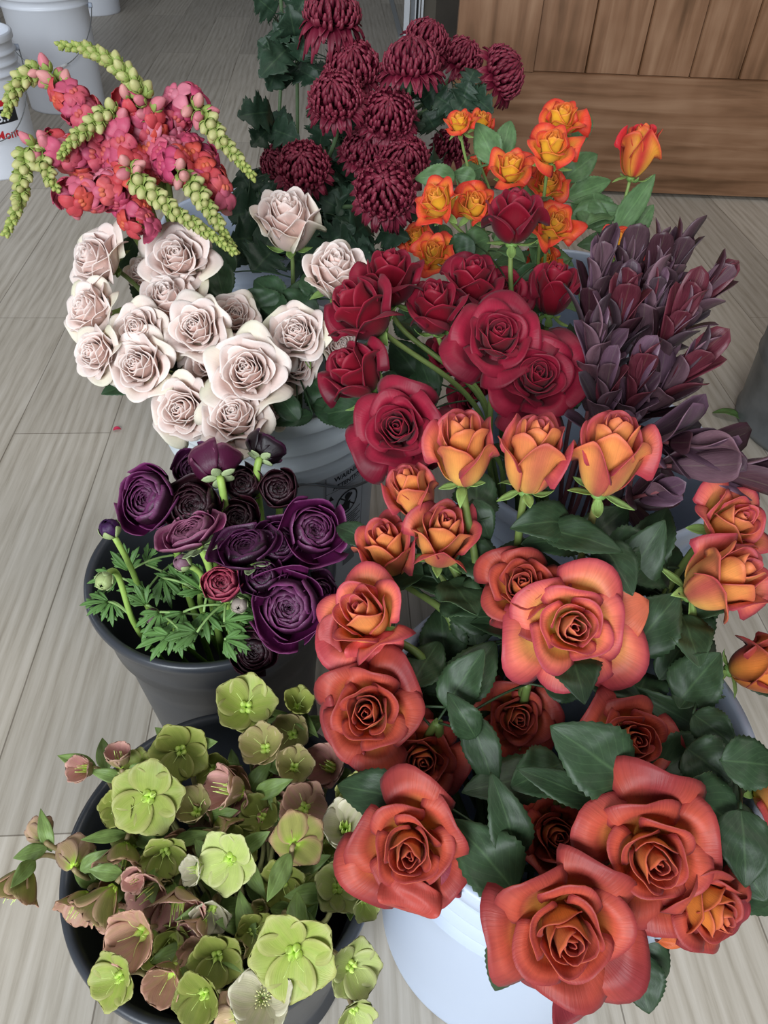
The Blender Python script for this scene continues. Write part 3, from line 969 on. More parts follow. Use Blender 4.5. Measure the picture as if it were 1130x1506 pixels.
rl = {0: [(560, 505, .80, 520, 590, .84, .035), (620, 560, .84, 575, 500, .85, .05), (640, 520, .86, 600, 470, .87, .045)], 1: [(640, 600, .84, 590, 555, .84, .045), (610, 500, .88, 590, 450, .88, .04)], 9: [(650, 560, .80, 615, 530, .82, .04)], 2: [(655, 560, .80, 625, 500, .80, .035)], 8: [(545, 600, .80, 470, 610, .84, .045), (540, 590, .82, 500, 570, .84, .04)],
      6: [(650, 585, .80, 668, 530, .80, .032)], 10: [(640, 590, .82, 615, 520, .83, .03)], 13: [(790, 390, .86, 735, 430, .85, .02), (700, 360, .92, 655, 375, .94, .042)],
      7: [(850, 600, .78, 838, 470, .80, .03)]}
for i, (lb, px, py, dp, D, ax, ay, op, hh) in enumerate(RR):
    dep = {10: .06, 11: .05, 12: .03}.get(i, 0)
    if dep:
        D = D + dep * dp / F
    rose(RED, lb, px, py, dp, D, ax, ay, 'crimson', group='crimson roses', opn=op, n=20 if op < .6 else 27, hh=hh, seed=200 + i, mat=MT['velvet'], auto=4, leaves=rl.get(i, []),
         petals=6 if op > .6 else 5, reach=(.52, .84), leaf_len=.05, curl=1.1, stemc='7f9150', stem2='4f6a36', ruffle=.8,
         lc=(hexc('30492f'), hexc('6d8c62')))

# ------------------------------------------------------------------ blush roses
BL = [
 ('blush rose at the far upper left, turned away to the left', 142, 382, 98, -.55, .18, .85),
 ('round fully open blush rose at the top, under the snapdragon tips', 262, 380, 98, .0, .12, 1.0),
 ('single blush rose standing tall above the others, against the dark chrysanthemum leaves', 424, 328, 94, .0, .50, .45),
 ('blush rose beside the crimson roses, pointed base to the lower left', 493, 402, 88, .12, .40, .55),
 ('wide flat blush rose directly under the round open one', 247, 442, 96, -.05, .42, .90),
 ('blush rose second down the left edge, facing left', 132, 456, 86, -.45, .15, .85),
 ('small swirled blush rose in the middle of the left group', 204, 486, 80, -.05, .12, .90),
 ('blush rose with a greenish right petal, in the centre of the group', 290, 484, 90, -.10, .10, .95),
 ('partly hidden blush rose behind the central one, by the dark leaves', 345, 468, 74, .25, .20, .80),
 ('blush rose half covered by the big bright one in front', 310, 532, 90, -.10, .10, .90),
 ('biggest brightest blush rose, front right of the group', 364, 547, 110, -.02, .08, 1.0),
 ('blush rose third down the left edge, above the open floor', 142, 520, 76, -.45, -.05, .80),
 ('blush rose with a yellowish guard petal at its lower right', 206, 538, 92, -.15, .05, .90),
 ('blush rose to the right, next to the lowest side-facing crimson rose', 438, 492, 88, -.05, .15, .85),
 ('narrow blush rose squeezed between its neighbour and the crimson petals', 500, 510, 56, .30, .15, .80),
 ('creamy blush rose low on the right above the green leaves', 434, 538, 72, .10, .0, .80),
 ('blush rose at the bottom left resting on the bucket rim', 270, 602, 92, -.15, -.05, .85),
 ('flat open blush rose lowest at the front of the bucket', 345, 614, 100, -.02, .30, .95),
 ('small withered blush rose beside the lowest flat open one', 407, 612, 40, .1, .2, .7),
 ('half hidden blush rose with greenish petals behind the round open one', 212, 402, 50, -.2, .2, .6),
]
BH = {4: .0, 8: -.02, 9: -.012, 10: .015, 6: .005, 7: .01, 13: .01, 15: -.02, 14: -.02, 19: -.03, 18: -.01, 17: .01}
bl = {0: [(170, 400, .95, 205, 340, .95, .03)], 1: [(225, 460, .95, 200, 390, .96, .04), (300, 440, .96, 330, 370, .98, .045)], 2: [(400, 470, .93, 365, 425, .92, .058), (430, 470, .95, 445, 410, .94, .045), (395, 440, .95, 432, 480, .9, .035), (345, 400, 1.0, 300, 350, 1.02, .04)],
      3: [(470, 440, .92, 445, 400, .93, .03)], 15: [(440, 620, .82, 400, 570, .83, .03), (460, 610, .83, 400, 625, .82, .022)], 14: [(520, 620, .84, 455, 590, .85, .04)], 18: [(440, 605, .83, 410, 585, .8, .02)]}
bl[13] = [(470, 470, .92, 395, 440, .94, .06), (420, 450, .93, 372, 410, .95, .045), (460, 560, .86, 500, 610, .85, .05)]
bl[16] = [(330, 440, .95, 312, 372, .97, .045)]
for i, (lb, px, py, dp, ax, ay, op) in enumerate(BL):
    hz = float(np.interp(py, [330, 380, 440, 490, 540, 600, 615], [.51, .50, .47, .455, .44, .41, .405])) + BH.get(i, 0)
    D = dp / F * (CAM_H - hz) / -ray(px, py)[2]
    BLOOMS.append((px, py, dp / 2, F * D / dp, D / 2))
    rose(CREAM, lb, px, py, dp, D, ax, ay, 'blush', group='pale blush roses', opn=op * .78, n=38, hh={2: 1.9, 3: 1.8}.get(i, 1.25 if op > .65 else 1.6), seed=300 + i, mat=MT['cream'], auto=2, leaves=bl.get(i, []),
         petals=7, reach=(.52, .80), leaf_len=.05, curl=.8, ruffle=1.3, lc=(hexc('304a30'), hexc('6f8c62')), stemc='6d7d48')

# ------------------------------------------------------------------ yellow and red spray roses
YR = [
 ('small orange-red rose at the top of the vertical row of spray roses', 826, 176, 60, 0, .45, .7),
 ('small yellow and red rose second from the top of the vertical row', 812, 216, 66, -.05, .35, .8),
 ('small yellow-centred rose left of the vertical row, near the stained door', 751, 247, 60, 0, .40, .8),
 ('small yellow rose third down the vertical row', 807, 270, 54, -.05, .15, .8),
 ('small yellow and red rose at the left end, beside the maroon mums', 644, 296, 62, -.45, .30, .55),
 ('small yellow rose just left of the lone high crimson rose', 697, 302, 58, 0, .25, .6),
 ('small orange and red rose low in the vertical row, touching the crimson petals', 816, 330, 60, .05, .15, .8),
 ('closed red and yellow rosebud standing alone in front of the stained door', 938, 222, 56, .08, .80, .12),
 ('tiny yellow rose peeking out between mum and spray rose leaves', 700, 247, 34, -.3, .2, .6),
 ('little red rose half hidden behind a mum, top left of the spray roses', 676, 180, 40, -.2, .5, .7),
 ('little orange rose beside the half hidden red one, under the mum foliage', 708, 178, 36, .2, .5, .7),
 ('shaded amber rose low on the left, above the crimson roses', 612, 350, 44, -.3, .3, .7),
 ('ruffled yellow rose in shade directly above the crimson petals', 638, 372, 56, -.1, .2, .8),
 ('orange rose emerging behind the tips of the purple leucadendron', 912, 358, 58, .1, .4, .8),
 ('yellow and orange rose lowest in the vertical row, behind the crimson bud', 800, 382, 50, -.1, .3, .8),
]
for r_ in YR:
    BLOOMS.append((r_[1], r_[2], r_[3] / 2, .93, .025))
yl = {0: [(850, 215, 1.0, 864, 160, 1.0, .030)], 1: [(830, 265, 1.0, 880, 225, .99, .040), (835, 290, 1.0, 900, 265, 1.0, .034)], 3: [(840, 320, .99, 925, 310, .97, .040), (850, 300, .99, 905, 345, .98, .036), (835, 330, 1.0, 880, 285, 1.0, .034)],
      7: [(905, 340, .97, 965, 255, .96, .034), (925, 350, .98, 962, 300, .98, .03), (890, 330, 1.0, 870, 280, 1.0, .04)], 9: [(730, 240, 1.0, 700, 180, 1.0, .042), (735, 235, 1.02, 752, 175, 1.02, .034)],
      4: [(670, 260, .98, 610, 262, .98, .034), (700, 262, 1.0, 665, 255, 1.0, .026)], 13: [(900, 355, 1.0, 850, 360, 1.0, .03)], 5: [(720, 350, .95, 668, 372, .95, .04)], 12: [(700, 380, .97, 665, 395, .97, .03)]}
for i, (lb, px, py, dp, ax, ay, op) in enumerate(YR):
    D = .055 * (dp / 60) ** .4; dp = dp * 1.13
    if i >= 8: D = max(D, .050) if i < 11 else D
    if i in (8, 9, 10): D = .040
    rose(SUN, lb, px, py, dp, D, ax, ay, 'redbud' if i == 7 else 'bicolor', group='small yellow and red spray roses', opn=op * .85, n=18, hh=1.35 if op > .3 else 2.3, seed=400 + i, mat=MT['petal'], auto=3, leaves=yl.get(i, []), petals=5,
         reach=(.55, .85), leaf_len=.045, curl=1.1, ruffle=1.6, lc=(hexc('5c7a50'), hexc('8fae80')), srad=.0022, stemc='8aa35c')

# ------------------------------------------------------------------ ranunculus
def dirv(ax, ay, tw=1):
    t = math.sqrt(max(0.0, 1 - ax * ax - ay * ay))
    return unit(RT * ax + UP * ay - fwd * t * tw)


def lerp(a, b, t):
    return a + (b - a) * t


def ran_leaf(t, pth, a, dr, ln, rng, col=('55793f', '8fae6a'), k=None):
    """deeply cut leaf: a petiole and narrow lobes spreading from its end"""
    mb = MB()
    if k is None:
        dd = np.linalg.norm(pth - a, axis=1); k = int(np.argmin(dd))
    q = pth[k]
    tube(mb, bez([q, (q + a) / 2 + np.array([0, 0, .01]), a], np.linspace(0, 1, 8)), .0012, 6, hexc(col[1]))
    dr = unit(dr); nr = unit(np.array([0, -.3, 1.0])); sd = unit(np.cross(dr, nr))
    cin, cout = hexc(col[0]) * rng.uniform(.85, 1.25), hexc(col[1])
    for j, (s, l) in enumerate(((0, 1.0), (.55, .85), (-.55, .85), (1.05, .6), (-1.05, .6))):
        d2 = unit(dr + sd * s * 1.1)
        st = a + d2 * ln * .06
        tip = a + d2 * ln * l + np.array([0, 0, rng.uniform(-.15, .1) * ln])
        leaf_mesh(mb, st, tip, ln * .17, nr, cin, cout, droop=.08, fold=.3, nu=5, nv=9, shape='strap')
        m1 = a + (tip - a) * .5
        for ss_ in (-1, 1):
            leaf_mesh(mb, m1, m1 + unit(d2 + np.cross(d2, nr) * ss_ * .7) * ln * .33 * l, ln * .11, nr, cin, cout, droop=.05, fold=.3, nu=3, nv=6, shape='strap')
    return mb.build('leaf', MT['leaf'], t)


def ranunculus(label, px, py, dpx, D, ax, ay, cols, n=46, flare=0.3, seed=0, tw=1, squash=.78, leaves=(), group=None):
    rng = random.Random(seed * 13 + 1)
    hz = float(np.interp(py, [650, 700, 740, 800, 860, 900, 957], [.435, .43, .42, .41, .395, .375, .335])) + D
    z = (CAM_H - hz) / -ray(px, py)[2]
    D = dpx * 1.08 * z / F
    axis = dirv(ax, ay, tw); Fm = frame(axis)
    R = D / 2
    cen = P(px, py, z); base = cen - axis * R * .55
    pth = stem_path(RAN, base - axis * .002, axis, rng, clip=.78, bow=.40 if tw > 0 else .16)
    t = thing('ranunculus', pth[0], label, 'flower', 'ranunculus blooms in the charcoal bucket')
    mb = MB(); tube(mb, pth, .0036, 9, hexc('6f9440'), hexc('9dbb5e')); mb.build('stem', MT['stem'], t)
    body, edge, deep = map(hexc, cols)
    tr = lambda G: G @ Fm.T + cen
    mb = MB(); outer = []
    for i in range(n):
        q = (i + 1) / n
        phi = i * 2.39996 + rng.uniform(-.15, .15)
        rr = .08 + .84 * q ** .85
        a = lerp(1.3, .72, q)
        th0, th1 = 2.75, lerp(.18, 1.08, q ** 1.2)
        if q > .86: th1 = 1.15 + rng.uniform(-.1, .25)
        nu, nv = 9, 8
        s = np.linspace(-1, 1, nu); tt = np.linspace(0, 1, nv)
        T, S = np.meshgrid(tt, s)
        f1 = rng.uniform(0, 6)
        th1 *= rng.uniform(.90, 1.18)
        th = th0 + (th1 - th0) * T * (1 - .12 * np.abs(S) ** 2.4 + .035 * np.sin(5 * S + f1))
        rad = rr * rng.uniform(.965, 1.03) * (1 + .055 * np.sin(3.5 * S + f1) * T + .045 * S)
        if q > .80: rad = rad * (1 + flare * (q - .8) / .2 * ss(.5, 1, T))
        w = .55 + .45 * np.sin(np.pi / 2 * np.minimum(1, T / .6))
        an = phi + S * a * w
        x = rad * np.sin(th); zz = rad * np.cos(th) * squash
        zz = zz - (1 - q) * .10 * (rr > 0)
        G = np.stack([x * np.cos(an), x * np.sin(an), zz], 2) * R
        e = ss(.84, 1, T) * (.3 + .7 * q)
        v = rng.uniform(.8, 1.2)
        ci = mix(deep, edge, e) * v; co = mix(mix(deep, body, ss(0, .5, T)), edge, e) * v
        (outer if i >= n - 5 else [None]).append(0)
        if i >= n - 5:
            outer[-1] = (tr(G), ci, co, np.stack([S, T], 2))
        else:
            sheet(mb, tr(G), .0005, ci, co, np.stack([S, T], 2))
    head = mb.build('flower_head', MT['silk'], t)
    for G, ci, co, U in outer:
        m2 = MB(); sheet(m2, G, .0005, ci, co, U); m2.build('petal', MT['silk'], head)
    mb = MB()
    for i in range(5):
        a = 1.257 * i
        d = np.array([math.cos(a), math.sin(a), 0])
        leaf_mesh(mb, tr(d * R * .1 + np.array([0, 0, -R * .70])), tr(d * R * .75 + np.array([0, 0, -R * rng.uniform(.55, .9)])), R * .42, -axis, hexc('a9b98a'), hexc('9aa97e'), droop=.05, fold=-.2, nu=5, nv=8, shape='oval')
    mb.build('calyx', MT['leaf'], t)
    for (bx, by, bz, ddx, ddy, ln) in leaves:
        ran_leaf(t, pth, P(bx, by, bz), RT * ddx + UP * ddy - fwd * .25, ln * .62, rng)
    return t


def ran_bud(label, px, py, dpx, D, ax, ay, col, tip, seed, tw=1, leaves=()):
    rng = random.Random(seed)
    z = F * D / dpx - .05; axis = dirv(ax, ay, tw); Fm = frame(axis); D = dpx * z / F; R = D / 2
    cen = P(px, py, z)
    pth = stem_path(RAN, cen - axis * R * 1.0, axis, rng, clip=.78, bow=.45)
    t = thing('ranunculus_bud', pth[0], label, 'flower bud', 'ranunculus buds')
    mb = MB(); tube(mb, pth, .0028, 9, hexc('6f9440'), hexc('9dbb5e')); mb.build('stem', MT['stem'], t)
    tr = lambda G: G @ Fm.T + cen
    mb = MB()
    for i in range(9):
        phi = i * 2.4
        T, S = np.meshgrid(np.linspace(0, 1, 8), np.linspace(-1, 1, 7))
        th = 2.9 + (.1 + .03 * i - 2.9) * T * (1 - .06 * S * S); an = phi + S * .8 * (.5 + .5 * np.sin(np.pi / 2 * np.minimum(1, T / .5)))
        r = .78 + .02 * i
        G = np.stack([r * np.sin(th) * np.cos(an), r * np.sin(th) * np.sin(an), r * np.cos(th) * 1.0], 2) * R
        sheet(mb, tr(G), .0005, hexc(tip), mix(hexc(col), hexc(tip), ss(.4, 1, T)), np.stack([S, T], 2))
    mb.build('flower_bud', MT['silk'], t)
    mb = MB()
    for i in range(5):
        a = 1.257 * i; d = np.array([math.cos(a), math.sin(a), 0])
        T, S = np.meshgrid(np.linspace(0, 1, 7), np.linspace(-1, 1, 5))
        th = 3.0 + (1.25 - 3.0) * T; an = a + S * .55 * np.sin(np.pi * np.clip(T * .85 + .1, 0, 1))
        G = np.stack([1.02 * np.sin(th) * np.cos(an), 1.02 * np.sin(th) * np.sin(an), 1.02 * np.cos(th)], 2) * R
        sheet(mb, tr(G), .0005, hexc('a3b57c'), hexc('b5c290'), np.stack([S, T], 2))
    mb.build('calyx', MT['leaf'], t)
    for (bx, by, bz, ddx, ddy, ln) in leaves:
        ran_leaf(t, pth, P(bx, by, bz), RT * ddx + UP * ddy - fwd * .25, ln * .62, rng)


PU = ('581746', '7a3868', '220818'); DK = ('22060f', '381320', '0e0307'); PK = ('84345c', 'ac6c88', '4a1432'); CR = ('86142f', 'b84c62', '44081a'); VI = ('3a0e30', '5c2850', '16040f')
RN = [
 ('large plum purple ranunculus at the top left, facing left above the bucket rim', 217, 734, 88, 0, -.35, .15, PU, .25, 1),
 ('dark purple ranunculus behind, partly covered by the paler drooping bloom', 286, 690, 62, -0.012, .0, .25, VI, .3, 1),
 ('pale purple ranunculus turned away, its green sepals towards the right', 318, 684, 66, 0.012, -.35, .75, PK, .3, -1),
 ('highest purple ranunculus, hanging over the white bucket with its calyx showing', 391, 660, 54, 0, .35, .75, VI, .3, -1),
 ('almost black ranunculus between the plum blooms and the white bucket', 357, 712, 60, -0.015, .1, .3, DK, .1, 1),
 ('round near-black ranunculus below the highest one, facing the viewer', 410, 718, 60, 0, .1, .15, DK, .05, 1),
 ('near-black open ranunculus right beside the large plum one', 283, 744, 76, 0, -.1, .25, DK, .3, 1),
 ('dusty pink-purple ranunculus seen from the side on a thick green stem', 281, 782, 78, 0.012, -.35, .80, PK, .5, 1),
 ('near-black ranunculus in the centre of the bucket', 350, 764, 62, -0.012, .0, .3, DK, .2, 1),
 ('wide purple ranunculus seen from its underside, centre of the bucket', 362, 804, 80, 0.01, -.2, .78, VI, .5, 1),
 ('plum ranunculus with a cupped rim next to the frilly one', 410, 800, 66, -0.004, .3, .2, VI, .4, 1),
 ('frilly purple ranunculus at the right, in front of the warning label', 462, 780, 78, 0, .35, .25, PU, .55, 1),
 ('crimson ranunculus with a pinkish rim low in the middle of the bucket', 326, 857, 60, 0, .05, .40, CR, .0, 1),
 ('small violet ranunculus squeezed above the big purple bloom', 386, 848, 58, 0, -.1, .55, VI, .4, 1),
 ('largest deep purple ranunculus at the lower right of the bucket', 426, 893, 98, 0.005, -.1, .05, PU, .35, 1),
 ('dark frilled ranunculus peeping out at the right, behind the deep purple one', 471, 872, 46, -0.012, .5, .1, VI, .5, 1),
 ('flat near-black ranunculus lowest of all, over the front rim', 373, 957, 72, 0, .0, -.20, DK, .1, 1),
]
ranl = {0: [(190, 840, .74, -.1, .9, .05), (215, 870, .73, -.9, .1, .045)], 7: [(240, 850, .73, .3, -.8, .05), (300, 900, .69, .2, -.8, .05), (215, 830, .76, .5, .7, .04)],
        12: [(270, 900, .69, -.5, -.7, .055), (330, 915, .68, .9, .2, .05), (290, 930, .67, -.9, -.1, .05), (300, 870, .72, -.7, .5, .05)],
        14: [(350, 920, .68, .2, -.5, .05), (380, 905, .69, -.8, .1, .04)], 13: [(320, 885, .70, -.2, .8, .04), (345, 890, .7, -.6, -.6, .05)], 16: [(330, 940, .665, .8, -.3, .045), (250, 935, .67, -.9, -.3, .05), (235, 900, .69, -.5, -.8, .05)],
        9: [(300, 850, .73, -.6, .3, .04), (270, 860, .74, -.8, .4, .05), (340, 870, .72, .5, -.5, .05)]}
for i, (lb, px, py, dp, D, ax, ay, cc, fl, tw) in enumerate(RN):
    ranunculus(lb, px, py, dp, D, ax, ay, cc, flare=fl, seed=500 + i, tw=tw, leaves=ranl.get(i, []), n=50 if dp > 70 else 38, squash=.78 if i not in (7, 9) else .55)
ran_bud('small purple ranunculus bud with a green collar, left of the large plum bloom', 161, 777, 32, .021, -.2, .75, '5a3a68', '3a1646', 11, leaves=[(175, 850, .75, -.9, -.1, .05)])
ran_bud('closed green ranunculus bud inside the left rim of the charcoal bucket', 153, 855, 28, .018, .0, -.5, 'a8ba74', 'a9b97c', 12, leaves=[(160, 885, .73, -.9, .0, .045), (165, 885, .73, .1, -.9, .04)])
ran_bud('whitish mauve ranunculus bud above the crimson bloom', 268, 827, 27, .018, -.6, .4, 'b59aa0', '8a6474', 13)
ran_bud('greyish pink ranunculus bud low on the left, on a slanting pale stem', 223, 906, 25, .017, -.85, .2, 'b09a98', '7c5a68', 14, leaves=[(262, 925, .67, .2, -.9, .045), (215, 890, .71, -.3, .7, .04)])
ran_bud('small pale bud between the crimson and the large purple blooms', 352, 890, 26, .017, .1, -.3, 'b8b690', 'a89a90', 15)


# ------------------------------------------------------------------ chrysanthemums
def mum(label, px, py, dpx, D, ax, ay, seed, tw=1, n=190, drop=0.0, leaves=(), auto=3):
    rng = random.Random(seed)
    z = F * D / dpx; axis = dirv(ax, ay, tw); Fm = frame(axis); R = D / 2 / .96
    cen = P(px, py, z); base = cen - axis * R * .45
    pth = stem_path(MUM, base - axis * .004, axis, rng, clip=.80, bow=.3)
    t = thing('chrysanthemum', pth[0], label, 'flower', 'maroon chrysanthemums')
    mb = MB(); tube(mb, pth, .0032, 8, hexc('31472d'), hexc('5c7450')); mb.build('stem', MT['stem'], t)
    tr = lambda G: G @ Fm.T + base
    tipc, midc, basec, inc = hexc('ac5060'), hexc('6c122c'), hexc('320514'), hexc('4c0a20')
    mb = MB()
    for i in range(n):
        f = (i + .5) / n
        th = math.radians(112) * math.sqrt(f) + rng.uniform(-.05, .05)
        ph = i * 2.39996 + rng.uniform(-.16, .16)
        out = f > .80
        Rr = rng.uniform(.93, 1.05) * (1 + (.18 if out else 0))
        end = np.array([Rr * math.sin(th), .30 + .80 * math.cos(th) * Rr])
        st = np.array([.10 * math.sin(th), .22])
        rad = np.array([math.sin(th), math.cos(th) * .8])
        if out:
            c1 = st + (end - st) * .4 + np.array([0, .12]); c2 = st + (end - st) * .8 + np.array([.02, .10]); end = end - np.array([0, .05 + drop * (f - .8) * 5])
        else:
            dm = lambda q_: np.array([math.sin(q_), .30 + .80 * math.cos(q_)])
            k_ = rng.uniform(.95, 1.05)
            c2 = dm(th + .20) * 1.10 * k_; end = dm(max(.03, th - rng.uniform(.20, .34))) * np.array([1.02, 1.04]) * k_
            c1 = st + (c2 - st) * .55
        nv, nu = 6, 4
        tt = np.linspace(0, 1, nv)
        pr = bez([st, c1, c2, end], tt)
        hw = (.15 if out else .098) * (.5 + .5 * np.sin(np.pi * np.clip(tt * .9, 0, 1))) * (np.array([.6, .8, 1, 1, .9, .5]) if not out else np.array([.6, .8, 1, 1, .8, .3]))
        s = np.linspace(-1, 1, nu)
        G = np.zeros((nu, nv, 3))
        er = np.array([math.cos(ph), math.sin(ph), 0]); es = np.array([-er[1], er[0], 0])
        # local outward normal of the petal in the profile plane
        dp = np.gradient(pr, axis=0); nrm = np.stack([dp[:, 1], -dp[:, 0]], 1); nrm /= np.linalg.norm(nrm, axis=1, keepdims=True) + 1e-9
        for a_ in range(nu):
            cup = -(s[a_] ** 2) * .05
            for b_ in range(nv):
                r_, z_ = pr[b_] + nrm[b_] * cup
                G[a_, b_] = er * r_ + es * (s[a_] * hw[b_]) + np.array([0, 0, z_])
        G *= R
        T, S = np.meshgrid(tt, s)
        v = rng.uniform(.8, 1.2)
        tipk = np.clip(ss(.70, 1, T) * .55 + ss(.55, .95, np.abs(S)) * ss(.5, .8, T) * .35, 0, 1) * (1 if not out else .45)  # paler pigment at the petal tips and margins
        cout = mix(mix(basec, midc, ss(.2, .6, T)), tipc, tipk) * v
        cin = mix(mix(inc, midc, ss(.4, 1, T)), tipc, tipk * .6) * v
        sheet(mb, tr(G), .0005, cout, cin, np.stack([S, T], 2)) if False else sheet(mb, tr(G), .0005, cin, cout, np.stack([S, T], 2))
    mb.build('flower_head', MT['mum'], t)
    mb = MB()
    k = np.linspace(0, 1, 6)
    thh = np.linspace(0, 2 * math.pi, 12, endpoint=False)
    rr_ = R * np.array([.07, .2, .28, .27, .2, .05]); zz = R * np.linspace(-.08, .28, 6)
    V = np.stack([np.outer(np.cos(thh), rr_), np.outer(np.sin(thh), rr_), np.broadcast_to(zz, (12, 6))], 2)
    mb.add(tr(V), grid_faces(12, 6, wrap=True), hexc('4d6a3c')); mb.build('calyx', MT['leaf'], t)
    for (bx, by, bz, tx, ty, tz, wd) in leaves:
        add_leaf(t, pth, P(bx, by, bz), P(tx, ty, tz), wd, rng, (hexc('4a6e3c'), hexc('6d9254')) if wd < 0 else ML, shape='lobed', serr=0)
    for i in range(auto):
        k = rng.randrange(int(len(pth) * .50), len(pth) - 3)
        p = pth[k]; a = rng.uniform(0, 6.28); o = unit(np.array([math.cos(a), math.sin(a), rng.uniform(-.1, .5)]))
        if clashes(leaf_probe(p, p + o * .07, .04), .95): continue
        add_leaf(t, pth, p + o * .01, p + o * rng.uniform(.05, .075), rng.uniform(.032, .045), rng, ML, k, nrm=unit(np.array([rng.uniform(-.5, .5), -.4, 1.0])), shape='lobed', serr=0)
    return t


ML = (hexc('2a4030'), hexc('587250'))
MM = [
 ('maroon chrysanthemum at the very top, lower petals hanging down', 489, 18, 82, .078, .1, .62, 1, .9),
 ('round maroon chrysanthemum just below the topmost one', 519, 94, 78, .076, .05, .3, 1, .2),
 ('maroon chrysanthemum with silvery petal tips, left of centre', 494, 141, 80, .074, -.1, .30, 1, .3),
 ('maroon chrysanthemum seen from the side, widest of the upper row', 605, 90, 84, .078, 0, .72, 1, .3),
 ('maroon chrysanthemum behind the wide one, beside the white door post', 630, 55, 64, .066, .35, .5, 1, .3),
 ('maroon chrysanthemum leaning right, second from the right in the upper row', 682, 82, 62, .066, .40, .45, 1, .4),
 ('maroon chrysanthemum farthest right, in profile against the stained door', 742, 106, 74, .076, .80, .15, 1, .2),
 ('dark maroon chrysanthemum in the very centre of the bunch', 571, 166, 80, .076, .05, .2, 1, .1),
 ('maroon chrysanthemum low on the left, facing the viewer', 446, 243, 76, .072, 0, .15, 1, .3),
 ('maroon chrysanthemum half hidden behind the low left one', 408, 236, 56, .062, -.45, .1, 1, .3),
 ('pinkish maroon chrysanthemum with cupped petals, between left and lower blooms', 536, 220, 66, .066, .2, .4, 1, .2),
 ('maroon chrysanthemum above the lowest one, at its right shoulder', 594, 232, 76, .074, .15, .2, 1, .2),
 ('lowest and largest maroon chrysanthemum, starry petals pointing down', 566, 278, 88, .078, -.05, .05, 1, .5),
 ('small maroon chrysanthemum beside the little red spray roses', 664, 213, 54, .060, .15, .3, 1, .4),
 ('shaded maroon chrysanthemum deep behind the low left bloom', 495, 232, 48, .060, 0, .2, 1, .3),
 ('unlit maroon chrysanthemum hanging low behind the tall blush rose', 402, 345, 84, .090, .0, -.1, 1, .3),
 ('unlit maroon chrysanthemum right of the tall blush rose, in the leaves', 468, 345, 60, .070, .0, .1, 1, .3),
]
MM += [
 ('tall leafy chrysanthemum stem at the upper left, its bloom above the picture', 436, -62, 70, .070, .1, .5, 1, .3),
 ('leftmost chrysanthemum stem, bare between its leaves, bloom above the picture', 402, -75, 66, .068, -.1, .5, 1, .3),
]
ml = {17: [(432, 60, 1.12, 440, 20, 1.08, .045), (434, 100, 1.14, 470, 120, 1.12, .04), (430, 120, 1.14, 410, 95, 1.12, .045), (432, 30, 1.1, 450, -5, 1.08, .045)],
      18: [(405, 80, 1.12, 380, 60, 1.10, .045), (405, 40, 1.1, 425, 60, 1.08, .04), (400, 10, 1.1, 378, 5, 1.08, .04), (410, 100, 1.12, 395, 130, 1.1, .045)],
      0: [(435, 60, 1.10, 425, 10, 1.05, .045), (425, 70, 1.1, 385, 110, 1.06, .048), (430, 20, 1.1, 465, -10, 1.08, .04), (405, 20, 1.08, 372, -8, 1.05, .04), (440, 40, 1.1, 400, 60, 1.1, .045), (440, 90, 1.1, 450, 50, 1.08, .04)],
      9: [(400, 165, 1.14, 352, 170, 1.10, .05), (400, 190, 1.14, 440, 205, 1.12, .045), (405, 180, 1.15, 370, 215, 1.12, .04)],
      8: [(470, 215, 1.15, 480, 160, 1.12, .045), (450, 290, 1.12, 350, 330, 1.1, .05), (440, 300, 1.12, 370, 290, 1.12, .05)],
      3: [(600, 150, 1.15, 590, 120, 1.12, .04), (620, 150, 1.15, 650, 120, 1.12, .045)], 5: [(680, 150, 1.1, 690, 120, 1.08, .04), (670, 160, 1.1, 640, 140, 1.1, .04)],
      6: [(690, 135, 1.1, 725, 165, 1.08, .035), (690, 140, 1.1, 670, 170, 1.08, .04), (685, 130, 1.1, 700, 100, 1.1, .03)],
      12: [(520, 320, 1.12, 470, 290, 1.08, .05), (540, 330, 1.1, 500, 360, 1.06, .05), (560, 340, 1.1, 600, 350, 1.06, .05), (510, 340, 1.1, 520, 390, 1.06, .05), (500, 300, 1.12, 540, 310, 1.1, .04)],
      10: [(500, 260, 1.15, 480, 290, 1.1, .045), (520, 270, 1.15, 500, 310, 1.08, .05)], 13: [(650, 240, 1.14, 625, 250, 1.1, .04), (640, 190, 1.14, 625, 165, 1.12, .04)],
      11: [(610, 300, 1.14, 640, 340, 1.1, .05), (640, 270, 1.14, 630, 230, 1.12, .04)], 15: [(395, 310, 1.12, 338, 318, 1.08, .07), (385, 350, 1.10, 340, 352, 1.05, .065), (375, 290, 1.14, 352, 250, 1.12, .055), (400, 370, 1.08, 372, 400, 1.04, .06), (410, 330, 1.14, 385, 375, 1.08, .07), (440, 320, 1.14, 455, 385, 1.06, .06), (380, 330, 1.15, 345, 300, 1.12, .055), (370, 360, 1.15, 345, 390, 1.1, .05), (400, 300, 1.15, 370, 260, 1.12, .05), (430, 380, 1.12, 470, 400, 1.08, .05)],
      16: [(490, 380, 1.1, 560, 375, 1.05, .055), (480, 360, 1.1, 520, 335, 1.06, .05), (500, 390, 1.08, 590, 400, 1.04, .05)]}
for r_ in MM[:14]:
    BLOOMS.append((r_[1], r_[2], r_[3] / 2, F * r_[4] / r_[3], r_[4] / 2))
for i, (lb, px, py, dp, D, ax, ay, tw, dr) in enumerate(MM):
    mum(lb, px, py, dp, D, ax, ay, 600 + i, tw, drop=dr, n=210 if i < 13 else 120, leaves=ml.get(i, []), auto=8 if i < 17 else 2)


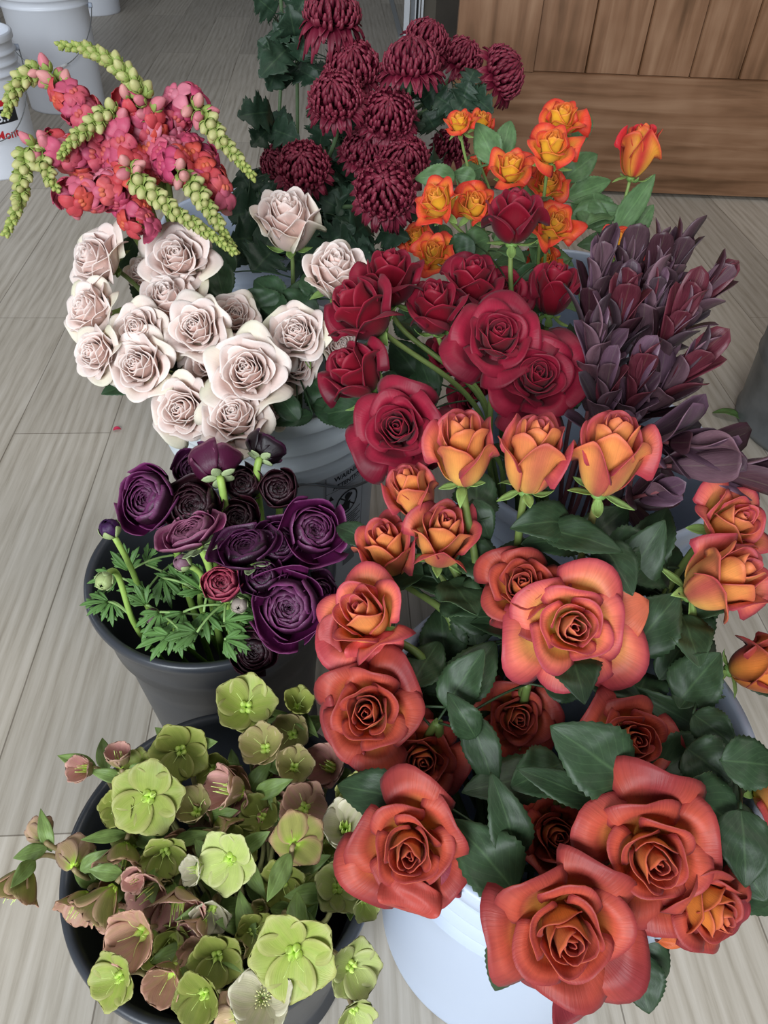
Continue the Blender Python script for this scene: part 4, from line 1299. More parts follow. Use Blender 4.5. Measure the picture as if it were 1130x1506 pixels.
# ------------------------------------------------------------------ hellebores
def hellebore(label, px, py, dpx, D, ax, ay, cup, cin, cout, seed, tw=1, centre='pod', bracts=1, edge=None, name='hellebore'):
    rng = random.Random(seed)
    hz = .335 + rng.uniform(-.010, .010) + (.02 if dpx > 95 else 0) - (.02 if 'shaded' in label or 'dim' in label or 'deep' in label or 'low ' in label else 0)
    if px < 140: hz -= .02
    z = (CAM_H - hz) / -ray(px, py)[2]; D = z * dpx / F * (1.0 if dpx > 85 else 1.22) * (1.12 if cup > .5 else 1)
    if dpx < 95 and 'fringe' not in label:
        ax, ay = ax + rng.uniform(-.28, .28), ay + rng.uniform(-.25, .28)
        kk = math.hypot(ax, ay)
        if kk > .9: ax, ay = ax / kk * .9, ay / kk * .9
    axis = dirv(ax, ay, tw); Fm = frame(axis, rng.uniform(0, 1.2)); R = D / 2 / lerp(1.02, .78, cup)
    base = P(px, py, z) - axis * R * .35 * cup
    pth = stem_path(HEL, base - axis * .002, axis, rng, clip=.80, bow=.30 if tw > 0 else .15)
    t = thing(name, pth[0], label, 'flower', 'hellebores in the black bucket')
    mb = MB(); tube(mb, pth, .0019, 7, hexc('6d7a44'), hexc('93805c')); mb.build('stem', MT['stem'], t)
    cup = min(1.0, cup + .12)
    vv = rng.uniform(.78, 1.08)
    ci_, co_ = hexc(cin) * vv, hexc(cout) * vv; ed = hexc(edge or cout) * vv
    tr = lambda G: G @ Fm.T + base
    for i in range(5):
        a = 2 * math.pi * (i * 2 % 5) / 5 + rng.uniform(-.12, .12)
        nu, nv = 11, 11
        T, S = np.meshgrid(np.linspace(0, 1, nv), np.linspace(-1, 1, nu))
        th0 = lerp(1.30, .62, cup); th1 = lerp(1.62, .35, cup) + rng.uniform(-.12, .15)
        tl = np.linspace(0, 1, 40); thl = th0 + (th1 - th0) * tl
        rl_ = np.concatenate([[0], np.cumsum(np.sin(thl))[:-1]]) / 40 + .04; zl = np.concatenate([[0], np.cumsum(np.cos(thl))[:-1]]) / 40
        tc = T * (1 - .10 * np.abs(S) ** 3)
        r = np.interp(tc, tl, rl_); zz = np.interp(tc, tl, zl) + .02 * i
        hw = .57 * np.sqrt(np.maximum(.01, 1 - np.where(T < .56, (.56 - T) / .58, (T - .56) / .455) ** 2))
        lat = S * hw
        er = np.array([math.cos(a), math.sin(a), 0]); es = np.array([-er[1], er[0], 0])
        f1 = rng.uniform(0, 6)
        zz = zz + .50 * lat ** 2 * (1 + .5 * cup) + .035 * np.sin(7 * lat + f1) * T + .02 * np.sin(13 * lat + 2 * f1) * T * T
        rr_ = r - .35 * cup * lat ** 2
        G = (er * rr_[..., None] + es * lat[..., None] * (1 - .25 * cup) + np.array([0, 0, 1.]) * zz[..., None]) * R
        e = np.maximum(ss(.70, 1, T), ss(.62, 1, np.abs(S)))
        v = rng.uniform(.88, 1.1)
        vn = .5 + .5 * np.sin(S * 22 + f1 * 2 + T * 2)
        ci = mix(mix(hexc('9cc038'), ci_ * (1 - .16 * vn[..., None]), ss(0, .35, T)), ed, e * .75) * v
        st = .5 + .5 * np.sin(S * 14 + f1)
        co = mix(mix(co_, ci_, st * .35), ed, e * .5) * v
        mb = MB(); sheet(mb, tr(G), .0006, ci, co, np.stack([S, T], 2)); mb.build('petal', MT['helle'], t)
    mb = MB()
    g1, g2 = hexc('b4d84a'), hexc('d4e88a')
    if centre == 'pod':
        for i in range(4):
            a = 1.57 * i + .3; d = np.array([math.cos(a), math.sin(a), 0])
            pts = bez([d * .03, d * .14 + np.array([0, 0, .12]), d * .13 + np.array([0, 0, .28]), d * .06 + np.array([0, 0, .36]) + d * rng.uniform(0, .12)], np.linspace(0, 1, 10)) * R
            tube(mb, tr(pts), np.array([.03, .06, .085, .09, .085, .065, .04, .022, .014, .008]) * R, 8, g1, g2)
            st = pts[-1]; e_ = bez([st, st + (d * .05 + np.array([0, 0, .15])) * R, st + (d * .22 + np.array([0, 0, .26])) * R], np.linspace(0, 1, 6))
            tube(mb, tr(e_), np.linspace(.010, .005, 6) * R, 5, g2)
    elif centre == 'hang':
        for i in range(7):
            a = .9 * i; d = np.array([math.cos(a), math.sin(a), 0])
            k = rng.uniform(.55, .95)
            pts = bez([d * .05, d * .16 + np.array([0, 0, .25]), d * .12 + np.array([0, 0, k])], np.linspace(0, 1, 9)) * R
            tube(mb, tr(pts), np.array([.04, .06, .06, .055, .04, .025, .018, .012, .008]) * R, 6, g1, g2)
    else:
        for i in range(26):
            a = i * 2.4; d = np.array([math.cos(a), math.sin(a), 0]); rr2 = .08 + .16 * (i / 26)
            p2 = (d * rr2 + np.array([0, 0, rng.uniform(.18, .34)])) * R
            tube(mb, tr(bez([d * .03 * R, d * .05 * R + np.array([0, 0, .1 * R]), p2], np.linspace(0, 1, 5))), .009 * R, 5, hexc('cfdc9a'))
            tube(mb, tr(np.array([p2 - d * .02 * R, p2 + d * .02 * R])), .018 * R, 5, hexc('e6e2a8'))
    mb.build('pistil', MT['stem'], t)
    for i in range(bracts):
        k = len(pth) - 3 - i * 3 - rng.randrange(2)
        p = pth[k]; a = rng.uniform(0, 6.28); o = unit(np.array([math.cos(a), math.sin(a), rng.uniform(.1, .8)]))
        add_leaf(t, pth, p + o * .003, p + o * rng.uniform(.024, .040), rng.uniform(.010, .015), rng, (hexc('6f8648'), hexc('8d9c62')), k, shape='lance', serr=0, pet=False)
    return t


GR = ('8cac38', 'a4ae58', 'c2b880'); OL = ('788c34', '929a4a', 'a8a45e'); PG = ('a8a85c', 'c09080', 'd09c88'); PN = ('c0a478', 'cc8e8c', 'dcb4a0'); LG = ('b4cc5e', 'c0cb7c', 'dcd8a4'); WG = ('b9c77c', 'd8cdb4', 'eae2cc'); OG = ('91994c', 'a39a62', 'b89c7c')
HB = [
 ('biggest lime green hellebore at the upper left, wide open', 221, 1170, 118, .060, .03, .15, .05, GR, 'pod', 1),
 ('olive green open hellebore at the back, against the dark inside of the bucket', 267, 1102, 78, .046, .10, .2, .08, OL, 'pod', 1),
 ('pink and cream nodding hellebore at the upper left, over the floor', 126, 1130, 46, .026, -.5, .45, .95, PN, 'hang', 1),
 ('dusty pink hellebore bud beside the nodding one, above the rim', 176, 1118, 44, .025, .15, .8, 1.0, PN, 'hang', 1),
 ('dusky pink hellebore at the far left, seen from behind', 63, 1230, 46, .028, -.55, .1, .8, PN, 'hang', -1),
 ('leftmost hellebore of all, hanging over the floor with green stamens below', 34, 1288, 74, .042, -.1, -.75, .60, PG, 'hang', 1),
 ('rose pink hellebore with two rounded petals, above the left rim', 110, 1268, 60, .034, -.55, .25, .7, PN, 'hang', -1),
 ('green and pink hellebore just inside the left rim, petals hanging', 122, 1322, 62, .036, -.4, -.5, .6, PG, 'hang', 1),
 ('hellebore with a long fringe of lime green stamens hanging down', 183, 1250, 84, .048, -.05, -.78, .50, PG, 'hang', 1),
 ('bell shaped hellebore with brown-pink side petal and pale green tips', 158, 1318, 76, .044, -.40, -.65, .75, PG, 'hang', 1),
 ('soft green hellebore behind the stamen fringe, under the biggest one', 243, 1252, 66, .038, .2, -.2, .35, GR, 'pod', 1),
 ('small pink hellebore tucked right of the long stamen fringe', 204, 1288, 42, .026, -.2, .1, .8, PN, 'hang', 1),
 ('peach pink hellebore in the middle left, petals flared', 228, 1306, 66, .038, -.3, .2, .55, PN, 'hang', 1),
 ('large dusty pink hellebore seen from the side, middle left', 264, 1318, 80, .046, .2, -.55, .55, PN, 'hang', 1),
 ('cup shaped hellebore with green centre, by the dark gap at the left', 208, 1372, 80, .044, -.05, .25, .60, PG, 'pod', 1),
 ('open green hellebore with a pink top petal, lowest at the left', 177, 1436, 90, .048, -.15, .1, .35, GR, 'pod', 0),
 ('closed grey-pink hellebore with two shell-like petals near the bottom left', 250, 1434, 70, .040, -.3, .1, .95, PG, 'pod', 1),
 ('mottled green and pink hellebore at the right of the biggest one', 288, 1192, 62, .038, .1, .5, .8, OG, 'pod', 1),
 ('fresh green hellebore at the back, with tan petals standing up behind', 362, 1040, 84, .046, .05, .25, .40, GR, 'pod', 2),
 ('small round olive hellebore at the back right', 438, 1038, 48, .028, .1, .5, .8, OL, 'pod', 1),
 ('olive hellebore with two rounded petals below the back right one', 430, 1080, 60, .036, .1, .2, .7, OG, 'pod', 1),
 ('tan hellebore with a withered purple-brown petal', 433, 1128, 56, .034, .2, .3, .7, OG, 'pod', 1),
 ('pink-tinged hellebore in profile, left of centre, stem towards the lower right', 345, 1162, 70, .042, -.55, .45, .75, PN, 'hang', 1),
 ('pale pink and green hellebore below the dark orange rose', 486, 1128, 66, .040, -.1, .6, .75, PN, 'hang', 1),
 ('green hellebore with a lime tongue, touching the big brick rose', 524, 1160, 66, .040, .3, .1, .40, GR, 'pod', 1),
 ('open hellebore with five pale green petals, centre left', 340, 1262, 100, .054, -.2, .1, .20, LG, 'pod', 1),
 ('dusky hellebore behind a folded green leaf in the centre', 448, 1188, 66, .042, .1, .3, .6, PG, 'pod', 2),
 ('hellebore seen from behind with long pink petals, in the centre', 434, 1240, 96, .054, .1, -.15, .35, PG, 'pod', -1),
 ('pale veined hellebore next to the big brick rose, right of centre', 508, 1218, 72, .044, .1, .5, .7, WG, 'hang', 1),
 ('shaded green hellebore beneath the pink-backed one', 418, 1296, 68, .042, -.1, .1, .2, OL, 'pod', 1),
 ('bright green hellebore with a crinkled upright petal, right side', 496, 1306, 74, .044, .2, .3, .45, LG, 'pod', 1),
 ('largest open lime hellebore at the bottom centre', 434, 1396, 138, .070, -.02, .05, .08, GR, 'pod', 1),
 ('green hellebore with a fat seed pod at the lower right', 516, 1420, 92, .050, .25, .1, .30, LG, 'pod', 0),
 ('dull green hellebore with an upright lime pistil, left of the largest one', 320, 1404, 92, .050, 0, .2, .25, OL, 'pod', 1),
 ('whitish hellebore with pale stamens at the bottom', 386, 1468, 84, .046, -.1, .3, .55, WG, 'stamen', 0),
 ('dark olive hellebore with a round pod, at the bottom left', 300, 1462, 76, .044, -.05, .15, .5, OL, 'pod', 0),
 ('brown-pink striped hellebore bud beside the largest open one', 357, 1398, 34, .020, -.2, .2, 1.0, OG, 'hang', 1),
 ('small rust brown hellebore bud on a short stalk above the largest one', 384, 1336, 28, .017, 0, .6, 1.0, OG, 'hang', 1),
 ('cream hellebore petals at the middle, next to the open pale green one', 294, 1278, 44, .028, -.4, .1, .7, WG, 'hang', 1),
 ('hellebore with cream and green petals under the open pale green one', 312, 1336, 60, .036, -.1, -.3, .5, WG, 'pod', 1),
 ('pink-backed hellebore cut off by the bottom edge', 350, 1492, 56, .034, -.3, -.4, .6, PN, 'hang', -1),
 ('lime hellebore hanging at the bottom right corner of the bunch', 520, 1484, 60, .036, .3, -.5, .4, LG, 'pod', 1),
 ('small green hellebore hanging over the right rim by the white bucket', 536, 1326, 42, .026, .4, -.4, .7, LG, 'pod', 1),
 ('shaded hellebore deep in the bunch below the pink profile one', 385, 1200, 60, .042, 0, .3, .5, OL, 'pod', 2),
 ('shaded green hellebore deep near the back left', 315, 1130, 50, .036, .1, .2, .6, OL, 'pod', 2),
 ('olive hellebore low between the bottom left blooms', 255, 1385, 60, .038, .1, .1, .5, OL, 'pod', 1),
 ('tan hellebore between the back green one and the pink profile one', 390, 1100, 60, .038, .0, .4, .6, OG, 'pod', 2),
 ('dim green hellebore under the veined one at the right', 480, 1262, 60, .042, .1, .2, .4, OL, 'pod', 1),
 ('green hellebore half under the small rust bud', 372, 1368, 60, .042, .1, .2, .4, OL, 'pod', 1),
 ('muted green hellebore at the left, under the dusky buds', 178, 1185, 50, .034, -.2, .2, .6, OL, 'pod', 2),
]
_r = random.Random(5)
for k in range(26):
    a_, q_ = _r.uniform(0, 6.283), math.sqrt(_r.random())
    HB.append(('small shaded hellebore half hidden deep among the others in the black bucket', 335 + 185 * q_ * math.cos(a_), 1262 + 185 * q_ * math.sin(a_), _r.uniform(52, 68), .04,
               _r.uniform(-.5, .5), _r.uniform(-.4, .5), _r.uniform(.3, .8), _r.choice([OL, OG, PG, PN, GR, PG]), _r.choice(['pod', 'hang']), 1))
for i, (lb, px, py, dp, D, ax, ay, cup, cc, ce, tw) in enumerate(HB):
    hellebore(lb, px, py, dp, D, ax, ay, cup, cc[0], cc[1], 700 + i, tw=-1 if tw == -1 else 1, centre=ce, bracts=2 if tw == 1 else abs(tw), edge=cc[2])


# ------------------------------------------------------------------ snapdragons
def template(fn, mat, name):
    mb = MB(); fn(mb)
    me_o = mb.build(name, mat)
    me = me_o.data
    bpy.data.objects.remove(me_o)
    return me


def floret(c1, c2, c3, seed):
    rng = random.Random(seed); c1, c2, c3 = map(hexc, (c1, c2, c3))

    def f(mb):
        pts = bez([(0, 0, 0), (0, .001, .008), (0, .000, .017)], np.linspace(0, 1, 8))
        tube(mb, pts, np.array([.0028, .0042, .0052, .0058, .0063, .0066, .0062, .005]), 12, c1 * .9, c1)
        for (a0, up, L, w, cc) in ((.55, 1, .018, .017, c1), (-.55, 1, .018, .017, c1), (.8, -1, .014, .014, c2), (-.8, -1, .014, .014, c2), (0, -1, .015, .015, c2)):
            T, S = np.meshgrid(np.linspace(0, 1, 7), np.linspace(-1, 1, 7))
            hw = w / 2 * np.sin(np.pi * np.clip(T * .85 + .12, 0, 1)) ** .5
            d = unit(np.array([math.sin(a0), up * math.cos(a0), 0])); sd = np.array([d[1], -d[0], 0])
            y = T * L; out = .004 * np.sin(T * 2.6) - .006 * T * T * (1 if up > 0 else 1.2)
            G = np.array([0, 0, .014]) + d * (y + .003)[..., None] + sd * (S * hw)[..., None] + np.array([0, 0, 1.]) * (out + .0012 * np.sin(4 * S + rng.uniform(0, 6)) * T - .12 * hw * S * S)[..., None]
            cc_ = mix(cc, c1 * 1.08, ss(.5, 1, T) * .5)
            sheet(mb, G, .0004, cc_, cc_ * .9, np.stack([S, T], 2))
        for sx in (-.0028, .0028):
            th = np.linspace(0, math.pi, 6)
            u = np.linspace(0, 2 * math.pi, 10, endpoint=False)
            V = np.stack([np.outer(np.cos(u), np.sin(th)) * .0026 + sx * .8, np.outer(np.sin(u), np.sin(th)) * .0036 - .0034, np.broadcast_to(np.cos(th), (10, 6)) * .0022 + .0160], 2)
            mb.add(V, grid_faces(10, 6, wrap=True), mix(c1, c3, np.full(60, .85)))
    return f


def snapbud(c1, c2, L, w):
    c1, c2 = hexc(c1), hexc(c2)

    def f(mb):
        t = np.linspace(0, 1, 10)
        pts = np.stack([0 * t, .001 * np.sin(t * 3), t * L], 1)
        tube(mb, pts, np.maximum(.0004, w / 2 * np.sin(np.pi * np.clip(t * .92 + .04, 0, 1)) ** .7), 10, c1, c2)
        for i in range(5):
            a = 1.257 * i; d = np.array([math.cos(a), math.sin(a), 0])
            leaf_mesh(mb, d * w * .12, d * w * .62 + np.array([0, 0, L * .55]), w * .62, d, hexc('9db05c'), hexc('8ca252'), droop=.12, fold=-.25, nu=5, nv=7, shape='oval')
    return f


FL = [template(floret('cc5a78', 'd05c6c', 'd8685c', 1), MT['snap'], 'floret'), template(floret('d46880', 'd86062', 'e47a54', 2), MT['snap'], 'floret'),
      template(floret('c84a72', 'cc5070', 'd46070', 3), MT['snap'], 'floret'), template(floret('d04e56', 'd6564a', 'e2724c', 4), MT['snap'], 'floret'), template(floret('d88094', 'd06c84', 'd87c90', 5), MT['snap'], 'floret')]
PB = [template(snapbud('d88a8a', 'e6a4a0', .017, .010), MT['snap'], 'bud'), template(snapbud('cf6a80', 'e08a94', .018, .011), MT['snap'], 'bud')]
GB = [template(snapbud('9fae56', 'd0cc90', .012, .0085), MT['snap'], 'bud'), template(snapbud('94a64c', 'c2bf80', .011, .0075), MT['snap'], 'bud'), template(snapbud('9cae54', 'bcc270', .009, .006), MT['snap'], 'bud')]


def snap(label, pts, tf, tp, seed, dens=.0042, hot=.25):
    """pts: px, py, depth from the lowest open floret to the tip"""
    rng = random.Random(seed)
    W3 = np.array([P(*p) for p in pts])
    # smooth path through the points
    k = len(W3); tt = np.linspace(0, k - 1, 60)
    path = []
    for u in tt:
        i = min(k - 2, int(u)); f = u - i
        p0, p1, p2, p3 = W3[max(0, i - 1)], W3[i], W3[i + 1], W3[min(k - 1, i + 2)]
        path.append(.5 * ((2 * p1) + (p2 - p0) * f + (2 * p0 - 5 * p1 + 4 * p2 - p3) * f * f + (3 * p1 - p0 - 3 * p2 + p3) * f ** 3))
    path = np.array(path)
    d0 = unit(path[1] - path[0])
    low = stem_path(CREAM, path[0], d0 * .5 + np.array([0, 0, .7]), rng, clip=.72, bow=.3)
    full = np.concatenate([low[:-1], path])
    t = thing('snapdragon', full[0], label, 'flower', 'pink snapdragon spikes')
    rad = np.concatenate([np.full(len(low) - 1, .0034), np.linspace(.0030, .0010, len(path))])
    mb = MB(); tube(mb, full, rad, 8, hexc('6f8c48'), hexc('a9bf62')); mb.build('stem', MT['stem'], t)
    seg = np.linalg.norm(np.diff(path, axis=0), axis=1); cs = np.concatenate([[0], np.cumsum(seg)]); L = cs[-1]
    s = 0.0; i = 0
    o0 = ORI[t.name]
    while s < L - .003:
        f = s / L
        p = np.array([np.interp(s, cs, path[:, c]) for c in range(3)])
        q = np.array([np.interp(min(L, s + .004), cs, path[:, c]) for c in range(3)])
        T = unit(q - p)
        ax_ = unit(np.cross(T, [.2, .5, .8])); ay_ = np.cross(T, ax_)
        a = i * 2.39996 + rng.uniform(-.2, .2)
        od = ax_ * math.cos(a) + ay_ * math.sin(a)
        if f < tf:
            me = rng.choice(FL if rng.random() < .6 else FL[:3]) if rng.random() > hot else FL[3]
            sc = rng.uniform(.95, 1.2) * (1.1 - .25 * f / max(tf, .01)); el = .35; nm = 'floret'; off = .003
        elif f < tp:
            me = rng.choice(PB); sc = rng.uniform(1.1, 1.4) * (1 - .2 * (f - tf) / max(.01, tp - tf)); el = .7; nm = 'bud'; off = .002
        else:
            g = (f - tp) / (1 - tp); me = GB[0 if g < .35 else (1 if g < .7 else 2)]; sc = lerp(1.40, .75, g) * rng.uniform(.9, 1.1); el = lerp(.7, 1.5, g); nm = 'bud'; off = .001
        zd = unit(od + T * el)
        yd = unit(T - zd * np.dot(T, zd)); xd = np.cross(yd, zd)
        Mx = Matrix.Identity(4)
        pos = p + od * off - o0
        for r in range(3):
            Mx[r][0], Mx[r][1], Mx[r][2], Mx[r][3] = xd[r] * sc, yd[r] * sc, zd[r] * sc, pos[r]
        o = bpy.data.objects.new(nm, me); scene.collection.objects.link(o); o.parent = t; o.matrix_local = Mx
        i += 1
        s += dens * (1.15 if f < tf else (1.1 if f < tp else lerp(.75, .45, (f - tp) / (1 - tp))))
    return t


SN = [
 ('snapdragon spike whose green tip bends to the upper left over the white pail', [(232, 235, .86), (222, 190, .83), (212, 145, .80), (175, 100, .79), (135, 75, .79), (85, 66, .80)], .25, .38),
 ('snapdragon at the far left whose tip curls down over the black lettering', [(170, 215, .84), (130, 175, .81), (95, 135, .80), (60, 105, .80), (25, 125, .80), (8, 172, .81)], .42, .62),
 ('snapdragon drooping to the lower left, tip lowest on the left', [(150, 240, .84), (95, 225, .81), (45, 218, .79), (35, 255, .79), (28, 300, .79), (8, 346, .80)], .30, .42),
 ('snapdragon pointing left across the middle, green tip above the pink florets', [(190, 210, .82), (165, 165, .80), (135, 185, .79), (108, 205, .785), (88, 232, .785)], .10, .22),
 ('short snapdragon spike hanging down at the left middle', [(120, 235, .83), (80, 215, .81), (62, 225, .80), (70, 255, .79), (86, 284, .79)], .25, .40),
 ('snapdragon arching to the right, green tip by the maroon mums', [(235, 225, .86), (262, 160, .84), (290, 160, .82), (318, 195, .81), (345, 228, .81), (374, 262, .81)], .38, .52),
 ('snapdragon running to the lower right, longest green tip', [(180, 235, .83), (200, 262, .80), (230, 290, .79), (270, 320, .78), (310, 345, .78), (348, 374, .78)], .10, .26),
 ('snapdragon on the right side with its tip just above the open blush rose', [(245, 230, .84), (262, 250, .81), (285, 275, .80), (312, 315, .79), (342, 364, .79)], .28, .42),
 ('snapdragon full of open pink and coral florets along the bottom left', [(215, 235, .85), (185, 270, .82), (150, 280, .81), (115, 285, .80), (100, 300, .80)], .95, .99),
 ('snapdragon with crowded pink florets in the upper middle', [(228, 240, .86), (215, 205, .84), (205, 175, .82), (195, 152, .81), (182, 150, .80)], .90, .97),
 ('snapdragon of coral red florets low on the right, by the milky bucket rim', [(240, 240, .87), (275, 225, .85), (298, 245, .84), (312, 275, .83), (322, 305, .83)], .95, .99),
 ('snapdragon of coral florets hanging lowest, beside the round blush rose', [(195, 250, .86), (190, 290, .84), (200, 320, .83), (215, 338, .83)], .97, .99),
]
for i, (lb, pts, tf, tp) in enumerate(SN):
    snap(lb, pts, tf, tp, 800 + i, hot=.30 if i in (8, 10, 11) else .10)


# ------------------------------------------------------------------ leucadendron
def lleaf(c, c2, L=.058, w=.0185, bend=.1):
    c, c2 = hexc(c), hexc(c2)

    def f(mb):
        T, S = np.meshgrid(np.linspace(0, 1, 12), np.linspace(-1, 1, 5))
        hw = w / 2 * (.30 + .95 * np.sin(np.pi * np.clip(T * .80 + .02, 0, 1)) ** .9) * np.clip((1 - T) / .12, 0, 1) ** .5
        y = bend * L * np.sin(T * 2.2) ** 1
        G = np.stack([S * hw, y + .22 * np.abs(S) ** 1.6 * hw, T * L], 2)
        e = ss(.8, 1, np.abs(S))
        ci = mix(c, c * 1.5 + .02, e * .5); co = mix(c2, c2 * 1.25, e)
        sheet(mb, G, .0007, mix(ci, c2, ss(.3, 0, T) * .4), co, np.stack([S, T], 2))
    return f


LL = [template(lleaf('523a42', '4c3542'), MT['leafd'], 'leaf'), template(lleaf('6a4e58', '5c4252', bend=.16), MT['leafd'], 'leaf'), template(lleaf('44242e', '3d222c', bend=.05), MT['leafd'], 'leaf'),
      template(lleaf('5e2632', '5c2430', w=.02), MT['leafd'], 'leaf'), template(lleaf('785862', '65495a', w=.021, bend=.2), MT['leafd'], 'leaf'), template(lleaf('4c3a42', '443840', w=.017), MT['leafd'], 'leaf')]


def leuca(label, px, py, z, ax, ay, n, ln, seed, red=0.0, spread=1.0, tw=1, hl=.075):
    """px, py, z: middle of the leafy head"""
    rng = random.Random(seed)
    axis = dirv(ax, ay, tw)
    base = P(px, py, z) - axis * hl * .5
    pth = stem_path(RED, base, axis, rng, clip=.84, bow=.45)
    full = np.concatenate([pth, [base + axis * hl * .5, base + axis * hl]])
    t = thing('leucadendron', full[0], label, 'foliage stem', 'purple leucadendron stems')
    mb = MB(); tube(mb, full, np.linspace(.003, .0018, len(full)), 8, hexc('5c3a3c'), hexc('7a4448')); mb.build('stem', MT['stem'], t)
    Fm = frame(axis); o0 = ORI[t.name]
    for i in range(n):
        f = i / (n - 1)
        a = i * 2.39996; od = Fm @ np.array([math.cos(a), math.sin(a), 0])
        tilt = math.radians(lerp(62 * spread, 12, f ** .8)) * rng.uniform(.8, 1.15)
        zd = unit(axis * math.cos(tilt) + od * math.sin(tilt))
        yd = unit(axis * -math.sin(tilt) + od * math.cos(tilt)) * -1
        yd = unit(yd - zd * np.dot(yd, zd)); xd = np.cross(yd, zd)
        sc = ln / .058 * rng.uniform(.88, 1.25) * lerp(1.0, .85, f)
        p = base + axis * hl * lerp(-.15, .9, f) + od * .002 - o0
        me = LL[3] if (rng.random() < red and f > .45) else rng.choice([LL[0], LL[1], LL[2], LL[4], LL[5], LL[0], LL[1]])
        Mx = Matrix.Identity(4)
        for r in range(3):
            Mx[r][0], Mx[r][1], Mx[r][2], Mx[r][3] = xd[r] * sc, yd[r] * sc, zd[r] * sc, p[r]
        o = bpy.data.objects.new('leaf', me); scene.collection.objects.link(o); o.parent = t; o.matrix_local = Mx
    return t


LE = [
 ('purple leucadendron stem at the upper left, beside the upright crimson bud', 872, 452, .78, .0, .80, 20, .062, 0, .6),
 ('purple leucadendron stem second from the left in the back row', 912, 442, .80, .05, .80, 20, .064, 0, .6),
 ('purple leucadendron stem in the back row, in front of the small orange rose', 950, 444, .79, .05, .82, 20, .062, 0, .6),
 ('mauve leucadendron stem at the back right, rising highest', 969, 439, .80, .2, .78, 20, .062, 0, .7),
 ('pinkish mauve leucadendron stem at the right edge of the bunch', 999, 472, .77, .45, .62, 20, .056, .1, .8),
 ('leucadendron stem with bright red inner leaves, left of the middle', 905, 498, .74, .0, .72, 22, .055, .75, .7),
 ('leucadendron stem with red and orange inner leaves, right of the middle', 972, 513, .72, .2, .66, 22, .054, .7, .7),
 ('dark purple leucadendron stem in the middle of the bunch', 945, 488, .75, .05, .75, 20, .058, .2, .7),
 ('dark leucadendron stem touching the lower wide open crimson rose', 872, 543, .72, -.1, .70, 20, .058, 0, .8),
 ('leucadendron stem with deep red heart in the lower middle', 925, 593, .70, .0, .62, 20, .052, .5, .8),
 ('mauve leucadendron stem low on the right, over the open floor', 976, 578, .70, .35, .55, 20, .056, .1, .9),
 ('leucadendron stem low on the left, behind the amber bud', 885, 608, .70, -.1, .6, 18, .05, .2, .8),
 ('leucadendron whorl spreading flat over the white rim', 975, 650, .66, .35, -.15, 16, .062, 0, 1.25),
 ('leucadendron whorl reaching out to the right edge above the orange rose', 1062, 690, .62, .85, -.1, 12, .070, 0, .7),
 ('dark leucadendron stem hanging between the amber bud and the white rim', 940, 730, .68, .1, .1, 12, .05, 0, 1.0),
]
for i, (lb, px, py, z, ax, ay, n, ln, red, sp) in enumerate(LE):
    leuca(lb, px, py, z, ax, ay, n - 3, ln, 900 + i, red, sp)


# ------------------------------------------------------------------ odds and ends on the floor
_b = PH(1128, 600, 0)
gx, gy = PH(1088, 632, 0)[0] + .165, PH(1088, 632, 0)[1] + .02
t = thing('metal_bucket', (gx, gy, 0), 'grey galvanised metal bucket cut off by the right edge, on the floor', 'bucket')
mb = MB(); lathe(mb, [(.001, .006), (.15, .006), (.155, 0), (.16, .002), (.162, .012), (.158, .016), (.163, .14), (.1655, .145), (.163, .15), (.168, .30), (.172, .305), (.172, .311), (.168, .312), (.165, .30), (.155, .02), (.001, .012)], 96, (gx, gy, 0))
mb.build('body', MT['galv'], t)
mb = MB(); p = PH(172, 632, .002)
leaf_mesh(mb, p + (-.007, -.002, 0), p + (.008, .002, .002), .010, (0, 0, 1), hexc('d8385c'), hexc('c83054'), fold=.3, shape='oval', nu=7, nv=9)
o = mb.build('petal', MT['petal'], None, p); tag(o, 'single bright pink petal fallen on the floor at the left', 'petal')
mb = MB(); a, b = PH(1092, 618, .004), PH(1050, 603, .010)
leaf_mesh(mb, a, b, .024, (0, 0, 1), hexc('55733f'), hexc('6f8d50'), fold=.15, shape='oval')
o = mb.build('fallen_leaf', MT['leaf'], None, a); tag(o, 'green leaf lying on the floor beside the grey metal bucket', 'leaf')

# ------------------------------------------------------------------ warning label on the milky bucket
AL = math.atan2(*(PH(515, 745, .2)[[1, 0]] - CREAM.c[[1, 0]])) if False else None
q = P(515, 740, .93)
AL = math.atan2(q[1] - CREAM.c[1] , q[0] - CREAM.c[0])
AL = math.radians(-42)
ZL = .115
lab = MB(); rect_on(CREAM, lab, AL, ZL, -.035, .040, .0, .155, .0006)
LB = lab.build('warning_label', MT['label'], CREAM.o)
for (u0, u1, v0, v1) in ((-.033, -.0322, .002, .153), (.0372, .038, .002, .153), (-.033, .038, .152, .1528), (-.033, .038, .002, .0028), (-.033, .038, .122, .1226)):
    m_ = MB(); rect_on(CREAM, m_, AL, ZL, u0, u1, v0, v1, .0011); m_.build('printed_line', MT['ink'], LB)
text_on(CREAM, LB, 'lettering', 'WARNING', AL, ZL, -.020, .139, .0115, MT['ink'], .0011)
text_on(CREAM, LB, 'lettering', 'ATTENTION', AL, ZL, -.022, .1255, .0100, MT['ink'], .0011)


def poly_on(pts, name, mat, off=.0012):
    m_ = MB(); m_.add([wrap(CREAM, AL, ZL, u, v, off) for u, v in pts], [tuple(range(len(pts)))])
    return m_.build(name, mat, LB, smooth=False)


poly_on([(-.030, .108), (-.020, .108), (-.025, .117)], 'warning_triangle', MT['ink'])
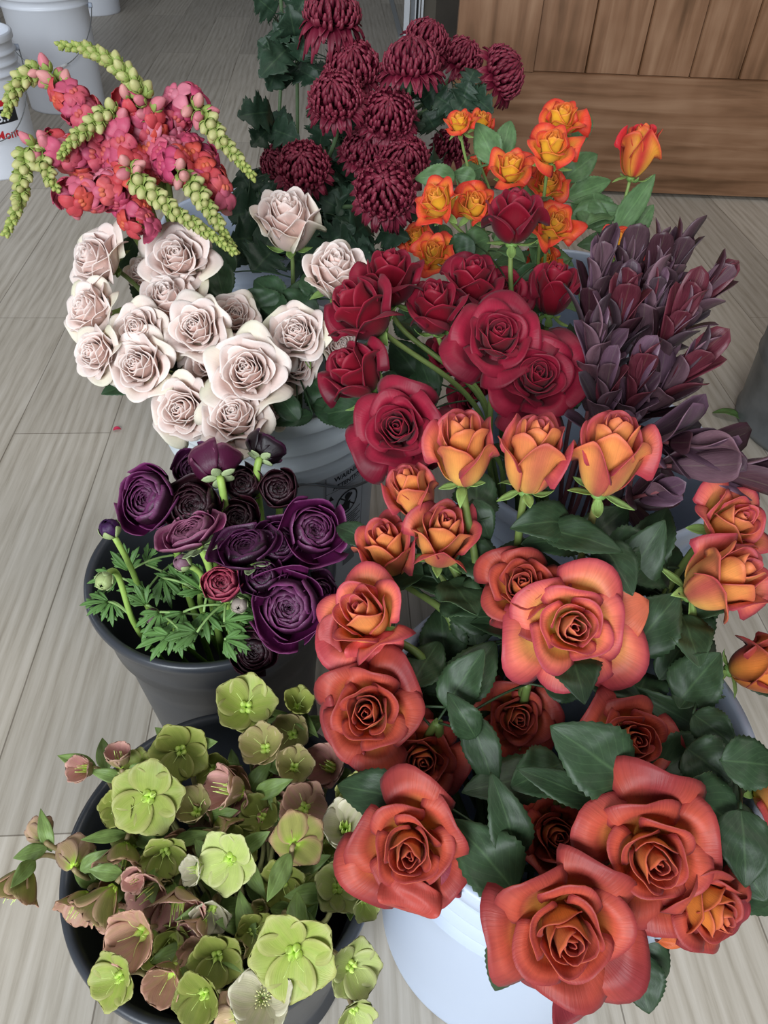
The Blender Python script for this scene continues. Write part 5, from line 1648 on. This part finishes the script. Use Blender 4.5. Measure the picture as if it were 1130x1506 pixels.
# round pictogram of a small child tipping into a pail, crossed out
m_ = MB()
rg = [(0.004 + .021 * math.cos(a), .090 + .021 * math.sin(a)) for a in np.linspace(0, 2 * math.pi, 41)]
r2 = [(0.004 + .0185 * math.cos(a), .090 + .0185 * math.sin(a)) for a in np.linspace(0, 2 * math.pi, 41)]
V = [wrap(CREAM, AL, ZL, u, v, .0013) for u, v in rg + r2]
m_.add(V, [(i, i + 1, 42 + i, 41 + i) for i in range(40)]); m_.build('pictogram_ring', MT['ink'], LB, smooth=False)
poly_on([(-.008, .074), (.008, .074), (.010, .090), (-.010, .090)], 'pictogram_pail', MT['ink'])
poly_on([(.004 + .0055 * math.cos(a), .101 + .0055 * math.sin(a)) for a in np.linspace(0, 6.0, 14)], 'pictogram_head', MT['ink'])
poly_on([(-.004, .090), (.004, .090), (.014, .099), (.011, .104), (.0, .097)], 'pictogram_body', MT['ink'])
poly_on([(-.011, .104), (-.0095, .1055), (.0195, .0765), (.018, .075)], 'pictogram_slash', MT['ink'], .0015)
for k in range(11):
    y = .062 - k * .0042
    m_ = MB(); rect_on(CREAM, m_, AL, ZL, -.029, .034 - .006 * ((k * 7) % 3), y, y + .0016, .0011); m_.build('small_print', MT['ink'], LB)
m_ = MB(); rect_on(CREAM, m_, AL, ZL, -.002, .024, -.040, -.012, .0008); m_.build('grey_patch', MT['greyink'], CREAM.o)
for k in range(2):
    m_ = MB(); rect_on(CREAM, m_, AL, ZL, -.080, -.040, .118 - k * .006, .1205 - k * .006, .0008); m_.build('small_print', MT['ink'], CREAM.o)
# bail wire hanging in front of the label
pts = []
for u, v in np.array([(-.075, .16), (-.06, .158), (-.04, .148), (-.02, .134), (0, .121), (.02, .112), (.045, .108), (.07, .112), (.09, .125), (.10, .145)]):
    pts.append(wrap(CREAM, AL, ZL, u, v, .006 + max(0, u - .02) * .25))
pts = np.array(pts); kk = np.linspace(0, len(pts) - 1, 50)
pts = np.stack([np.interp(kk, range(len(pts)), pts[:, c]) for c in range(3)], 1)
for _ in range(4): pts[1:-1] = (pts[:-2] + pts[1:-1] * 2 + pts[2:]) / 4
m_ = MB(); tube(m_, pts, .0019, 8); m_.build('wire_handle', MT['wire'], CREAM.o)
